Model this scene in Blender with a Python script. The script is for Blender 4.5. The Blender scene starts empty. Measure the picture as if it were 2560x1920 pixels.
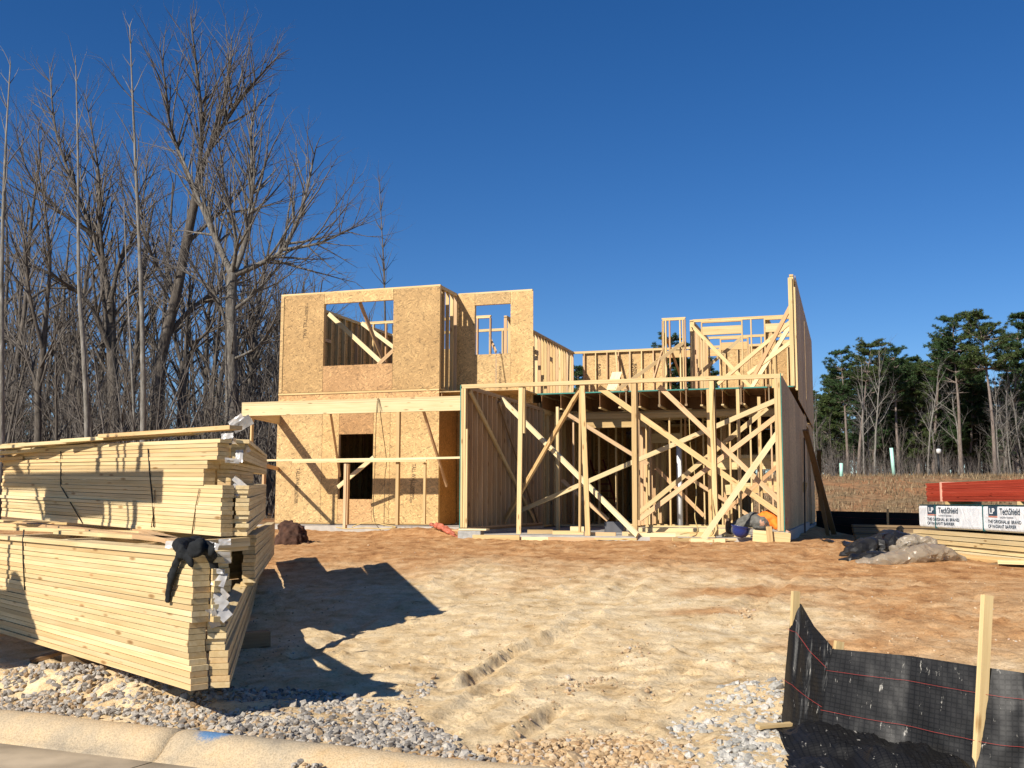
import bpy, bmesh, math, random
import numpy as np
from mathutils import Vector, Matrix, noise
R_ = math.radians
rnd = random.Random(7)
sc = bpy.context.scene
COL = sc.collection
# ------------------------------------------------------------------ camera model
F, PIT, ROLL, YAW, CZ = 2600.0, R_(6.45), R_(.14), R_(18.0), 1.6
_r = np.array([1, 0, 0.]); FW = np.array([0, math.cos(PIT), math.sin(PIT)]); _u = np.array([0, -math.sin(PIT), math.cos(PIT)])
RI = _r*math.cos(ROLL)+_u*math.sin(ROLL); UP = -_r*math.sin(ROLL)+_u*math.cos(ROLL)
CAM = np.array([0, 0, CZ])
DU = np.array([math.cos(YAW), -math.sin(YAW), 0]); DV = np.array([math.sin(YAW), math.cos(YAW), 0])
def ray(x, y): return FW*F+RI*(x-1280)+UP*(960-y)
def at_depth(x, y, d):
    r = ray(x, y); return Vector(CAM+r*d/r[1])
G = np.array(at_depth(1150, 1314, 20.2))
def on_v(x, y, v):
    d = ray(x, y); P = CAM+d*((v-np.dot(CAM-G, DV))/np.dot(d, DV)); return (float(np.dot(P-G, DU)), float(v), float(P[2]))
def on_u(x, y, u):
    d = ray(x, y); P = CAM+d*((u-np.dot(CAM-G, DU))/np.dot(d, DU)); return (float(u), float(np.dot(P-G, DV)), float(P[2]))
def on_z(x, y, z):
    d = ray(x, y); P = CAM+d*((z-CZ)/d[2]); return (float(np.dot(P-G, DU)), float(np.dot(P-G, DV)), float(z))
def w_z(x, y, z):
    d = ray(x, y); return Vector(CAM+d*((z-CZ)/d[2]))
def H(u, v, z): 
    p = G+DU*u+DV*v; return Vector((p[0], p[1], z))
dU = Vector(DU); dV = Vector(DV); dZ = Vector((0, 0, 1))
cam = bpy.data.cameras.new('camera'); co = bpy.data.objects.new('camera', cam); COL.objects.link(co)
cam.sensor_width = 36; cam.lens = 36*F/2560; cam.clip_end = 3000; cam.clip_start = .05
M = Matrix((RI, UP, -FW)).transposed().to_4x4(); M.translation = Vector(CAM); co.matrix_world = M
sc.camera = co

# ------------------------------------------------------------------ materials
MATS = {}
def mat(name, rough=.7):
    m = bpy.data.materials.new(name); m.use_nodes = True; nt = m.node_tree; b = nt.nodes['Principled BSDF']
    b.inputs['Roughness'].default_value = rough; b.inputs['Specular IOR Level'].default_value = .25
    MATS[name] = m; return m, nt, b
def N(nt, t, **k):
    n = nt.nodes.new(t)
    for a, v in k.items():
        if a in n.inputs: n.inputs[a].default_value = v
        else: setattr(n, a, v)
    return n
def L(nt, a, ao, b, bi): nt.links.new(a.outputs[ao], b.inputs[bi])
def ramp(nt, stops, interp='LINEAR'):
    n = nt.nodes.new('ShaderNodeValToRGB'); n.color_ramp.interpolation = interp
    while len(n.color_ramp.elements) < len(stops): n.color_ramp.elements.new(.5)
    for e, (p, c) in zip(n.color_ramp.elements, stops): e.position = p; e.color = (*c, 1)
    return n
def mixc(nt, typ='MIX', fac=None):
    n = nt.nodes.new('ShaderNodeMix'); n.data_type = 'RGBA'; n.blend_type = typ
    if fac is not None: n.inputs[0].default_value = fac
    return n    # inputs 0 fac, 6 A, 7 B ; output 2
def plain(name, c, rough=.7, var=.15, scale=6., bump=0.0, spec=.25, metal=0):
    m, nt, b = mat(name, rough); b.inputs['Specular IOR Level'].default_value = spec; b.inputs['Metallic'].default_value = metal
    tc = N(nt, 'ShaderNodeTexCoord'); no = N(nt, 'ShaderNodeTexNoise', Scale=scale, Detail=5.)
    L(nt, tc, 'Object', no, 'Vector')
    rp = ramp(nt, [(.3, tuple(x*(1-var) for x in c)), (.7, tuple(min(1, x*(1+var)) for x in c))]); L(nt, no, 0, rp, 0)
    L(nt, rp, 0, b, 'Base Color')
    if bump:
        bp = N(nt, 'ShaderNodeBump', Strength=bump, Distance=.02); L(nt, no, 0, bp, 'Height'); L(nt, bp, 0, b, 'Normal')
    return m
def lumber(name, c1, c2, c3, island=False):
    """sawn timber: grain runs along each board's own x axis"""
    m, nt, b = mat(name, .65)
    tc = N(nt, 'ShaderNodeTexCoord'); oi = N(nt, 'ShaderNodeObjectInfo')
    add = N(nt, 'ShaderNodeVectorMath', operation='ADD'); L(nt, tc, 'Object', add, 0)
    sc_ = N(nt, 'ShaderNodeVectorMath', operation='SCALE'); sc_.inputs[3].default_value = 37.
    cmb = N(nt, 'ShaderNodeCombineXYZ'); L(nt, oi, 'Random', cmb, 0); L(nt, oi, 'Random', cmb, 1); L(nt, oi, 'Random', cmb, 2)
    L(nt, cmb, 0, sc_, 0); L(nt, sc_, 0, add, 1)
    mp = N(nt, 'ShaderNodeMapping'); mp.inputs['Scale'].default_value = (1.1, 28, 28); L(nt, add, 0, mp, 0)
    n1 = N(nt, 'ShaderNodeTexNoise', Scale=1., Detail=6., Roughness=.6, Distortion=.6); L(nt, mp, 0, n1, 'Vector')
    n2 = N(nt, 'ShaderNodeTexNoise', Scale=.9, Detail=2.); L(nt, add, 0, n2, 'Vector')
    r1 = ramp(nt, [(.25, c2), (.5, c1), (.78, c3)]); L(nt, n1, 0, r1, 0)
    r2 = ramp(nt, [(.3, (.86, .84, .80)), (.7, (1, 1, 1))]); L(nt, n2, 0, r2, 0)
    mx = mixc(nt, 'MULTIPLY', .8); L(nt, r1, 0, mx, 6); L(nt, r2, 0, mx, 7)
    r3 = ramp(nt, [(0, (.70, .62, .52)), (.2, (.97, .97, .97)), (.4, (.82, .77, .68)), (.6, (1.04, 1.02, .98)), (.8, (.93, .86, .76)), (1, (.88, .74, .62))]); L(nt, oi, 'Random', r3, 0)
    m2 = mixc(nt, 'MULTIPLY', 1.); L(nt, mx, 2, m2, 6); L(nt, r3, 0, m2, 7)
    # knots
    mk = N(nt, 'ShaderNodeMapping'); mk.inputs['Scale'].default_value = (2.2, 9, 9); L(nt, add, 0, mk, 0)
    vo = N(nt, 'ShaderNodeTexVoronoi', Scale=1.); L(nt, mk, 0, vo, 'Vector')
    rk = ramp(nt, [(.0, (.22, .11, .05)), (.08, (.42, .28, .15)), (.16, (1, 1, 1))]); L(nt, vo, 0, rk, 0)
    m3 = mixc(nt, 'MULTIPLY', .75); L(nt, m2, 2, m3, 6); L(nt, rk, 0, m3, 7)
    L(nt, m3, 2, b, 'Base Color')
    bp = N(nt, 'ShaderNodeBump', Strength=.15, Distance=.004); L(nt, n1, 0, bp, 'Height'); L(nt, bp, 0, b, 'Normal')
    return m
LUM = lumber('sawn_pine', (.72, .55, .29), (.56, .40, .19), (.80, .65, .38))
LUM2 = lumber('sawn_pine_pink', (.66, .45, .26), (.55, .35, .19), (.76, .57, .36))
LTR = lumber('truss_pine', (.74, .59, .34), (.60, .45, .23), (.82, .69, .45))
LDK = lumber('weathered_wood', (.30, .21, .12), (.22, .15, .09), (.38, .28, .17))
def osb(name, base, amp=1., dirz=False):
    m, nt, b = mat(name, .62); tc = N(nt, 'ShaderNodeTexCoord'); oi = N(nt, 'ShaderNodeObjectInfo')
    add = N(nt, 'ShaderNodeVectorMath', operation='ADD'); L(nt, tc, 'Object', add, 0); L(nt, oi, 'Random', add, 1)
    outs = []
    wn = N(nt, 'ShaderNodeTexNoise', Scale=9., Detail=2.); L(nt, add, 0, wn, 'Vector')
    for k, (ang, sx, sz) in enumerate(((20, 9, 44), (-42, 10, 40), (75, 8, 38))):
        mp = N(nt, 'ShaderNodeMapping'); mp.inputs['Rotation'].default_value = (0, R_(ang), 0); 
        a2 = N(nt, 'ShaderNodeVectorMath', operation='MULTIPLY_ADD'); L(nt, wn, 1, a2, 0); a2.inputs[1].default_value = (.06, .06, .06); L(nt, add, 0, a2, 2)
        mp2 = N(nt, 'ShaderNodeMapping'); mp2.inputs['Scale'].default_value = (sx, 3., sz)
        L(nt, a2, 0, mp, 0); L(nt, mp, 0, mp2, 0)
        vo = N(nt, 'ShaderNodeTexVoronoi', Scale=1.); L(nt, mp2, 0, vo, 'Vector'); outs.append(vo)
    sel = N(nt, 'ShaderNodeTexNoise', Scale=13., Detail=1.); L(nt, add, 0, sel, 'Vector')
    m1 = mixc(nt); s1 = ramp(nt, [(.47, (0, 0, 0)), (.5, (1, 1, 1))]); L(nt, sel, 0, s1, 0); L(nt, s1, 0, m1, 0); L(nt, outs[0], 1, m1, 6); L(nt, outs[1], 1, m1, 7)
    m2 = mixc(nt); s2 = ramp(nt, [(.58, (0, 0, 0)), (.6, (1, 1, 1))]); L(nt, sel, 0, s2, 0); L(nt, s2, 0, m2, 0); L(nt, m1, 2, m2, 6); L(nt, outs[2], 1, m2, 7)
    sp = N(nt, 'ShaderNodeSeparateColor'); L(nt, m2, 2, sp, 0)
    d = tuple(x*(1-.36*amp) for x in base); h = tuple(min(1, x*(1+.30*amp)) for x in base)
    rp = ramp(nt, [(0, d), (.25, tuple(x*.93 for x in base)), (.7, base), (1, h)]); L(nt, sp, 0, rp, 0)
    no = N(nt, 'ShaderNodeTexNoise', Scale=1.3, Detail=3.); L(nt, add, 0, no, 'Vector')
    r2 = ramp(nt, [(.3, (.84, .81, .77)), (.7, (1.05, 1.05, 1.05))]); L(nt, no, 0, r2, 0)
    r4 = ramp(nt, [(0, (.80, .74, .66)), (.5, (1, 1, 1)), (1, (1.1, 1.07, 1.0))]); L(nt, oi, 'Random', r4, 0); m4 = mixc(nt, 'MULTIPLY', 1.); L(nt, rp, 0, m4, 6); L(nt, r4, 0, m4, 7)
    m3 = mixc(nt, 'MULTIPLY', 1.); L(nt, m4, 2, m3, 6); L(nt, r2, 0, m3, 7); L(nt, m3, 2, b, 'Base Color')
    bp = N(nt, 'ShaderNodeBump', Strength=.3, Distance=.004); L(nt, sp, 0, bp, 'Height'); L(nt, bp, 0, b, 'Normal')
    return m
OSB = osb('strand_board', (.55, .375, .175), 1.25)
OSB2 = osb('strand_board_coarse', (.52, .32, .15), 1.3)
OSBD = osb('strand_board_shaded', (.50, .28, .09), 1.)  # strand board with shade put into its colour, for sheathing in dim places
INK = plain('ink', (.06, .045, .03), .8)
GREEN = plain('green_edge_paint', (.05, .22, .17), .6)
CONC = plain('concrete', (.42, .39, .34), .9, .18, 5., .3)
BLOCK = plain('concrete_block', (.34, .34, .32), .95, .2, 14., .4)
def ground_mat():
    m, nt, b = mat('sandy_soil', .95); tc = N(nt, 'ShaderNodeTexCoord'); b.inputs['Specular IOR Level'].default_value = .1
    big = N(nt, 'ShaderNodeTexNoise', Scale=.35, Detail=6., Roughness=.62, Distortion=.6); L(nt, tc, 'Object', big, 'Vector')
    mid = N(nt, 'ShaderNodeTexNoise', Scale=3.2, Detail=8., Roughness=.65); L(nt, tc, 'Object', mid, 'Vector')
    fin = N(nt, 'ShaderNodeTexNoise', Scale=42., Detail=6., Roughness=.7); L(nt, tc, 'Object', fin, 'Vector')
    at = N(nt, 'ShaderNodeAttribute', attribute_name='clay')
    sand = ramp(nt, [(.32, (.43, .28, .13)), (.42, (.63, .455, .245)), (.56, (.74, .57, .34)), (.75, (.82, .68, .46))]); L(nt, mid, 0, sand, 0)
    clay = ramp(nt, [(.3, (.27, .12, .045)), (.5, (.50, .265, .11)), (.72, (.66, .42, .21))]); L(nt, mid, 0, clay, 0)
    ma = N(nt, 'ShaderNodeMath', operation='ADD'); L(nt, at, 'Fac', ma, 0)
    m4 = N(nt, 'ShaderNodeMath', operation='MULTIPLY_ADD'); L(nt, big, 0, m4, 0); m4.inputs[1].default_value = 1.7; m4.inputs[2].default_value = -.85; L(nt, m4, 0, ma, 1)
    rr = ramp(nt, [(.12, (0, 0, 0)), (.75, (1, 1, 1))]); L(nt, ma, 0, rr, 0)
    mx = mixc(nt); L(nt, rr, 0, mx, 0); L(nt, sand, 0, mx, 6); L(nt, clay, 0, mx, 7)
    # dry grass of the far bank
    ag = N(nt, 'ShaderNodeAttribute', attribute_name='bank')
    gr0 = ramp(nt, [(.32, (.10, .07, .04)), (.5, (.22, .15, .08)), (.7, (.34, .24, .14))]); L(nt, mid, 0, gr0, 0)
    gr1 = ramp(nt, [(.3, (.2, .10, .05)), (.7, (.46, .24, .11))]); L(nt, mid, 0, gr1, 0); gb = ramp(nt, [(.42, (0, 0, 0)), (.62, (1, 1, 1))]); L(nt, big, 0, gb, 0)
    gr = mixc(nt); L(nt, gb, 0, gr, 0); L(nt, gr0, 0, gr, 6); L(nt, gr1, 0, gr, 7)
    mg = mixc(nt); L(nt, ag, 'Fac', mg, 0); L(nt, mx, 2, mg, 6); L(nt, gr, 2, mg, 7)
    sp = ramp(nt, [(.32, (.5, .48, .45)), (.46, (.98, .98, .98)), (.75, (1.14, 1.14, 1.14))]); L(nt, fin, 0, sp, 0)
    m5 = mixc(nt, 'MULTIPLY', .75); L(nt, mg, 2, m5, 6); L(nt, sp, 0, m5, 7); L(nt, m5, 2, b, 'Base Color')
    bp = N(nt, 'ShaderNodeBump', Strength=.6, Distance=.04); L(nt, mid, 0, bp, 'Height')
    b2 = N(nt, 'ShaderNodeBump', Strength=.6, Distance=.016); L(nt, fin, 0, b2, 'Height'); L(nt, bp, 0, b2, 'Normal')
    rg = N(nt, 'ShaderNodeTexNoise', Scale=11., Detail=9., Roughness=.75, Distortion=1.2); L(nt, tc, 'Object', rg, 'Vector'); rr_ = ramp(nt, [(.40, (0, 0, 0)), (.47, (.8, .8, .8)), (.7, (1, 1, 1))]); L(nt, rg, 0, rr_, 0)
    b3 = N(nt, 'ShaderNodeBump', Strength=.5, Distance=.018); L(nt, rr_, 0, b3, 'Height'); L(nt, b2, 0, b3, 'Normal'); L(nt, b3, 0, b, 'Normal')
    return m
SOIL = ground_mat()
def stone_mat(name, stops):
    m, nt, b = mat(name, .9); g = N(nt, 'ShaderNodeNewGeometry'); tc = N(nt, 'ShaderNodeTexCoord')
    r = ramp(nt, stops); L(nt, g, 'Random Per Island', r, 0)
    no = N(nt, 'ShaderNodeTexNoise', Scale=60., Detail=4.); L(nt, tc, 'Object', no, 'Vector')
    r2 = ramp(nt, [(.3, (.7, .68, .66)), (.7, (1.1, 1.1, 1.1))]); L(nt, no, 0, r2, 0)
    mx = mixc(nt, 'MULTIPLY', 1.); L(nt, r, 0, mx, 6); L(nt, r2, 0, mx, 7); L(nt, mx, 2, b, 'Base Color')
    bp = N(nt, 'ShaderNodeBump', Strength=.5, Distance=.006); L(nt, no, 0, bp, 'Height'); L(nt, bp, 0, b, 'Normal'); return m
STN = stone_mat('grey_stone', [(0, (.14, .12, .10)), (.25, (.29, .265, .23)), (.6, (.43, .395, .34)), (.8, (.50, .455, .385)), (.9, (.42, .30, .18)), (1, (.36, .25, .14))])
STO = stone_mat('clay_stained_stone', [(0, (.36, .23, .12)), (.4, (.50, .34, .18)), (.8, (.58, .43, .26)), (1, (.45, .42, .38))])
STW = stone_mat('white_rubble', [(0, (.28, .27, .24)), (.5, (.46, .44, .39)), (.85, (.56, .53, .47)), (1, (.42, .31, .19))])

# ------------------------------------------------------------------ objects
WM = {}
def tag(o, label=None, cat=None, group=None, kind=None):
    if label: o['label'] = label
    if cat: o['category'] = cat
    if group: o['group'] = group
    if kind: o['kind'] = kind
    return o
def link(name, data, m=None, parent=None, mw=None):
    o = bpy.data.objects.new(name, data); COL.objects.link(o)
    if m is not None and data is not None and not data.materials: data.materials.append(m)
    mw = mw or Matrix(); WM[o.name] = mw.copy()
    if parent is not None: o.parent = parent; o.matrix_basis = WM[parent.name].inverted() @ mw
    else: o.matrix_basis = mw
    return o
def empty(name, loc, label=None, cat=None, group=None, kind=None):
    o = link(name, None, None, None, Matrix.Translation(loc)); o.empty_display_size = .2
    return tag(o, label, cat, group, kind)
def mesh(name, vs, fs, smooth=False):
    me = bpy.data.meshes.new(name); me.from_pydata([tuple(v) for v in vs], [], fs)
    if smooth: me.polygons.foreach_set('use_smooth', [True]*len(me.polygons))
    me.update(); return me
BF = [(0, 3, 2, 1), (4, 5, 6, 7), (0, 1, 5, 4), (1, 2, 6, 5), (2, 3, 7, 6), (3, 0, 4, 7)]
def bxv(x0, x1, y0, y1, z0, z1): return [(x0, y0, z0), (x1, y0, z0), (x1, y1, z0), (x0, y1, z0), (x0, y0, z1), (x1, y0, z1), (x1, y1, z1), (x0, y1, z1)]
def board(name, parent, P0, P1, w=.089, t=.038, wd=None, m=None, bend=0):
    """sawn board from P0 to P1; w along wd, t across"""
    P0, P1 = Vector(P0), Vector(P1); x = (P1-P0); ln = x.length; x.normalize()
    wd = Vector(wd) if wd is not None else Vector((0, 0, 1)); y = (wd-x*wd.dot(x))
    if y.length < 1e-4: y = x.orthogonal()
    y.normalize(); z = x.cross(y)
    if bend:
        n = 8; vs = []; fs = []
        for i in range(n+1):
            s = i/n; off = bend*math.sin(math.pi*s)
            vs += [(s*ln, -w/2+off, -t/2), (s*ln, w/2+off, -t/2), (s*ln, w/2+off, t/2), (s*ln, -w/2+off, t/2)]
        for i in range(n):
            a = 4*i
            for k in range(4): fs.append((a+k, a+(k+1) % 4, a+4+(k+1) % 4, a+4+k))
        fs += [(3, 2, 1, 0), (4*n, 4*n+1, 4*n+2, 4*n+3)]
        me = mesh(name, vs, [f[::-1] for f in fs])
    else:
        me = mesh(name, bxv(0, ln, -w/2, w/2, -t/2, t/2), BF)
    mw = Matrix((x, y, z)).transposed().to_4x4(); mw.translation = P0
    return link(name, me, m or LUM, parent, mw)
def box_h(name, parent, u0, u1, v0, v1, z0, z1, m, local='u'):
    """box in house axes, own x axis along u (or v, or z)"""
    c = H(u0, v0, z0)
    if local == 'u': mw = Matrix((dU, dV, dZ)).transposed().to_4x4(); vs = bxv(0, u1-u0, 0, v1-v0, 0, z1-z0)
    elif local == 'v': mw = Matrix((dV, -dU, dZ)).transposed().to_4x4(); vs = bxv(0, v1-v0, -(u1-u0), 0, 0, z1-z0)
    else: mw = Matrix((dZ, dU, dV)).transposed().to_4x4(); vs = bxv(0, z1-z0, 0, u1-u0, 0, v1-v0)
    mw.translation = c
    return link(name, mesh(name, vs, BF), m, parent, mw)
def tube_mesh(name, pts, rad, n=6):
    vs = []; fs = []; pts = [Vector(p) for p in pts]
    for i, p in enumerate(pts):
        d = (pts[min(i+1, len(pts)-1)]-pts[max(i-1, 0)]).normalized(); a = d.orthogonal().normalized(); 
        if i and abs(d.z) < .99: a = d.cross(Vector((0, 0, 1))).normalized()
        b = d.cross(a); r = rad[i] if isinstance(rad, (list, tuple)) else rad
        for k in range(n): vs.append(p+a*math.cos(2*math.pi*k/n)*r+b*math.sin(2*math.pi*k/n)*r)
    for i in range(len(pts)-1):
        for k in range(n): fs.append((i*n+k, i*n+(k+1) % n, (i+1)*n+(k+1) % n, (i+1)*n+k))
    fs.append(tuple(range(n))[::-1]); fs.append(tuple((len(pts)-1)*n+k for k in range(n)))
    return mesh(name, vs, fs, True)
def tube(name, pts, rad, m, parent=None, n=6): return link(name, tube_mesh(name, pts, rad, n), m, parent)
def text_mesh(nm, cu, m, parent, mw):
    o = bpy.data.objects.new('tmp', cu); COL.objects.link(o); dg = bpy.context.evaluated_depsgraph_get(); dg.update()
    me = bpy.data.meshes.new_from_object(o.evaluated_get(dg)); bpy.data.objects.remove(o); me.materials.clear(); me.name = nm
    return link(nm, me, m, parent, mw)
def smooth_pts(p, k=5):
    p = [Vector(q) for q in p]; out = []
    for i in range(len(p)-1):
        a, b, c, d = p[max(i-1, 0)], p[i], p[i+1], p[min(i+2, len(p)-1)]
        for j in range(k):
            t = j/k; out.append(.5*((2*b)+(c-a)*t+(2*a-5*b+4*c-d)*t*t+(3*b-a-3*c+d)*t**3))
    return out+[p[-1]]
ORD = 'first second third fourth fifth sixth seventh eighth ninth tenth eleventh twelfth thirteenth fourteenth fifteenth sixteenth seventeenth eighteenth nineteenth twentieth'.split()
# ================================================================== GROUND
K0, K1 = w_z(0, 1771, .15), w_z(1280, 1907, .15); K0.z = K1.z = 0
KD = (K1-K0).normalized(); KN = Vector((-KD.y, KD.x, 0))
def sst(a, b, x): t = min(1, max(0, (x-a)/(b-a))); return t*t*(3-2*t)
def kerb_s(x, y): return (x-K0.x)*KN.x+(y-K0.y)*KN.y
def seg_d(x, y, a, b):
    ax, ay = a; bx, by = b; dx, dy = bx-ax, by-ay; t = max(0, min(1, ((x-ax)*dx+(y-ay)*dy)/(dx*dx+dy*dy)))
    px, py = ax+dx*t, ay+dy*t; cr = (dx*(y-ay)-dy*(x-ax))
    return math.hypot(x-px, y-py), t, (1 if cr > 0 else -1)
def wz2(x, y, z): p = w_z(x, y, z); return (p.x, p.y)
RUT1 = [wz2(1150, 1650, .38), wz2(1215, 1618, .39), wz2(1270, 1592, .40), wz2(1378, 1568, .42)]
RUT2 = [wz2(1288, 1795, .25), wz2(1388, 1735, .28)]
TRACKS = [[wz2(a, b, .3) for a, b in q] for q in (((1050, 1790), (1240, 1690), (1480, 1560), (1700, 1450), (1900, 1400)), ((1420, 1850), (1640, 1720), (1830, 1580), (2040, 1470), (2300, 1440)), ((760, 1620), (960, 1540), (1300, 1450), (1700, 1400)))]
def base_z(x, y):
    s = kerb_s(x, y)
    if s < -.02: return -.12
    z = .12+.81*sst(0, 13.5, s)*.5+.81*.5*min(1, s/13.5)
    z = min(z, .93)
    right = sst(5.6, 8.2, x)*sst(9, 15, y)
    z -= .30*right*sst(8, 14, s)
    # bank beyond the lot
    t = sst(46, 66, y+.12*x)
    if x > -14: z += 2.55*t*sst(-14, -2, x)
    z += 1.0*sst(24, 60, y)*sst(-2, -14, x)
    return z
def mound(x, y, cx, cy, rx, ry, h, a=0):
    dx, dy = x-cx, y-cy; ca, sa = math.cos(a), math.sin(a); u = (dx*ca+dy*sa)/rx; v = (-dx*sa+dy*ca)/ry; d = u*u+v*v
    return h*math.exp(-d*1.6) if d < 4 else 0
def gz(x, y, det=True):
    z = base_z(x, y); s = kerb_s(x, y)
    if s < -.02: return z
    k = sst(0, .5, s)
    z += mound(x, y, -2.62, 7.85, 1.25, .42, .17, -.55)+mound(x, y, -3.6, 8.3, .8, .35, .12, -.4)
    z += mound(x, y, 2.05, 7.6, .8, .5, .10)+mound(x, y, 1.5, 6.3, .5, .25, .05)
    u = (x-G[0])*DU[0]+(y-G[1])*DU[1]; v = (x-G[0])*DV[0]+(y-G[1])*DV[1]
    z += mound(x, y, *H(-1.2, 1.2, 0).xy, 1.3, .8, .16, -.3)
    # house pad stays level under the slab
    if -7 < u < 6.6 and -.9 < v < 17.5:
        w = sst(-.9, -.1, v)*sst(-7, -6.7, u)*sst(6.6, 6.3, u)*sst(17.5, 16.8, v)
        z = z*(1-w)+.90*w if (u > -.3 or v > 1.2) else z
    if det and y < 40:
        p = Vector((x, y, 0)); amp = k*(1 if y < 24 else max(0, (40-y)/16))
        z += amp*(.05*noise.noise(p*.5)+.020*noise.fractal(p*1.5, 1., 2., 3)+.013*noise.fractal(p*6, .7, 2., 5))
        cl = noise.noise(p*9+Vector((5, 3, 1))); rough = .5+.5*noise.noise(p*.9+Vector((9, 1, 0)))
        if cl > .18: z += amp*(cl-.18)*.10*rough
        m1 = mound(x, y, -2.8, 7.9, 1.6, .6, 1, -.55)
        if m1 > .1: z += m1*.06*noise.turbulence(p*5, 4, False)
        for R in (RUT1, RUT2):
            for i in range(len(R)-1):
                if abs(x-R[i][0]) < 1.4 and abs(y-R[i][1]) < 1.8:
                    d, t, sg = seg_d(x, y, R[i], R[i+1])
                    if (0 < t < 1 or d < .05) and d < .3:
                        ds = d*sg+.035*noise.noise(p*3); am = (1.+.25*noise.noise(p*6+Vector((1, 2, 0))))*(.35+.65*min(1, 4*t*(1-t)+.4))
                        z += am*(.055*math.exp(-((ds-.05)/.05)**2)-.05*math.exp(-((ds+.045)/.045)**2))
        # tyre tracks curving towards the kerb
        tr = math.sin((x*.9+y*.35)*34)*.5+.5
        for TRK in TRACKS:
            for i in range(len(TRK)-1):
                (ax_, ay_), (bx_, by_) = TRK[i], TRK[i+1]
                if min(ay_, by_)-.4 < y < max(ay_, by_)+.4:
                    d, t, sg = seg_d(x, y, TRK[i], TRK[i+1])
                    if d < .3 and 0 <= t <= 1:
                        L_ = y*1.0; fade = .5+.7*noise.noise(Vector((x*.8, y*.8, 11)))
                        if fade > 0: z += fade*(-.03*math.exp(-(d/.12)**4)+.022*math.exp(-((d-.19)/.05)**2)+(.010*(1 if math.sin(L_*55+sg*d*30) > 0 else -1) if d < .12 else 0))
        b = mound(x, y, .9, 6.75, .8, .5, 1, -.5)
        if b > .05: z += b*(.018*tr)
    return z
def axis(lo, hi, segs):
    out = [lo]
    for a, b, st in segs:
        n = max(1, int(round((b-a)/st))); out += [a+(b-a)*(i+1)/n for i in range(n)]
    return out
xs = axis(-160, 0, [(-160, -40, 8), (-40, -12, 1.4), (-12, -5.5, .3), (-5.5, 5.5, .042), (5.5, 11, .2), (11, 40, 1.4), (40, 220, 9)])
ys = axis(-12, 0, [(-12, 4.2, 1.5), (4.2, 9.5, .036), (9.5, 15, .06), (15, 22, .12), (22, 40, .6), (40, 80, 1.6), (80, 420, 12)])
nx, ny = len(xs), len(ys); vs = []; clay = []; bank = []
for y in ys:
    for x in xs:
        z = gz(x, y); vs.append((x, y, z)); s = kerb_s(x, y)
        c = .08
        c += .75*sst(12.5, 17.5, y)                     # reddish near the house
        c += .6*sst(1.8, 4.2, x)*sst(7.5, 10.5, y)
        c -= .35*mound(x, y, 1.0, 9.6, 3.2, 3.0, 1)
        c -= .25*sst(-.8, -2.2, x)*sst(13, 9, y)
        c += .9*mound(x, y, 1.95, 11.2, .8, .35, 1)+.8*mound(x, y, 2.6, 12.6, .9, .5, 1)+.6*mound(x, y, 2.7, 9.3, .8, .6, 1)
        c += .8*mound(x, y, -.25, 6.15, .35, .1, 1, -.4)+.8*mound(x, y, .95, 5.72, .5, .1, 1, -.4)
        clay.append(c); bank.append(max(sst(36, 44, y), sst(24, 30, y)*sst(-2, -8, x)))
fs = [(j*nx+i, j*nx+i+1, (j+1)*nx+i+1, (j+1)*nx+i) for j in range(ny-1) for i in range(nx-1)]
me = mesh('ground', vs, fs, True)
for nm, arr in (('clay', clay), ('bank', bank)):
    a = me.attributes.new(nm, 'FLOAT', 'POINT'); a.data.foreach_set('value', arr)
tag(link('ground', me, SOIL), 'bare sandy soil of the building lot rising to a dry bank', None, None, 'structure')
# kerb: rolled concrete profile swept along the street edge, two lengths with a joint
def kerb_mat():
    m, nt, b = mat('kerb_concrete', .9); tc = N(nt, 'ShaderNodeTexCoord')
    n1 = N(nt, 'ShaderNodeTexNoise', Scale=1.6, Detail=7., Roughness=.65); L(nt, tc, 'Object', n1, 'Vector')
    n2 = N(nt, 'ShaderNodeTexNoise', Scale=90., Detail=3.); L(nt, tc, 'Object', n2, 'Vector')
    r = ramp(nt, [(.28, (.22, .19, .15)), (.42, (.42, .34, .23)), (.56, (.54, .41, .25)), (.72, (.52, .34, .16))]); L(nt, n1, 0, r, 0)
    r2 = ramp(nt, [(.3, (.72, .72, .72)), (.6, (1.05, 1.05, 1.05))]); L(nt, n2, 0, r2, 0)
    mx = mixc(nt, 'MULTIPLY', 1.); L(nt, r, 0, mx, 6); L(nt, r2, 0, mx, 7)
    # splash of blue marking paint
    px = w_z(545, 1852, .10); mp = N(nt, 'ShaderNodeVectorMath', operation='DISTANCE'); L(nt, tc, 'Object', mp, 0); mp.inputs[1].default_value = (px.x, px.y, .10)
    ad = N(nt, 'ShaderNodeMath', operation='MULTIPLY_ADD'); L(nt, n2, 0, ad, 0); ad.inputs[1].default_value = .10; L(nt, mp, 'Value', ad, 2)
    rb = ramp(nt, [(.155, (1, 1, 1)), (.205, (0, 0, 0))]); L(nt, ad, 0, rb, 0)
    mb = mixc(nt); mm = N(nt, 'ShaderNodeMath', operation='MULTIPLY'); L(nt, rb, 0, mm, 0); mm.inputs[1].default_value = .85; L(nt, mm, 0, mb, 0); L(nt, mx, 2, mb, 6); mb.inputs[7].default_value = (.05, .20, .42, 1)
    L(nt, mb, 2, b, 'Base Color'); bp = N(nt, 'ShaderNodeBump', Strength=.7, Distance=.008); L(nt, n2, 0, bp, 'Height'); L(nt, bp, 0, b, 'Normal'); return m
KM = kerb_mat()
prof = [(.02, -.1), (.02, .135), (-.02, .150), (-.07, .153), (-.12, .146), (-.17, .125), (-.21, .09), (-.25, .05), (-.29, .024), (-.32, .014), (-.32, -.1)]
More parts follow.
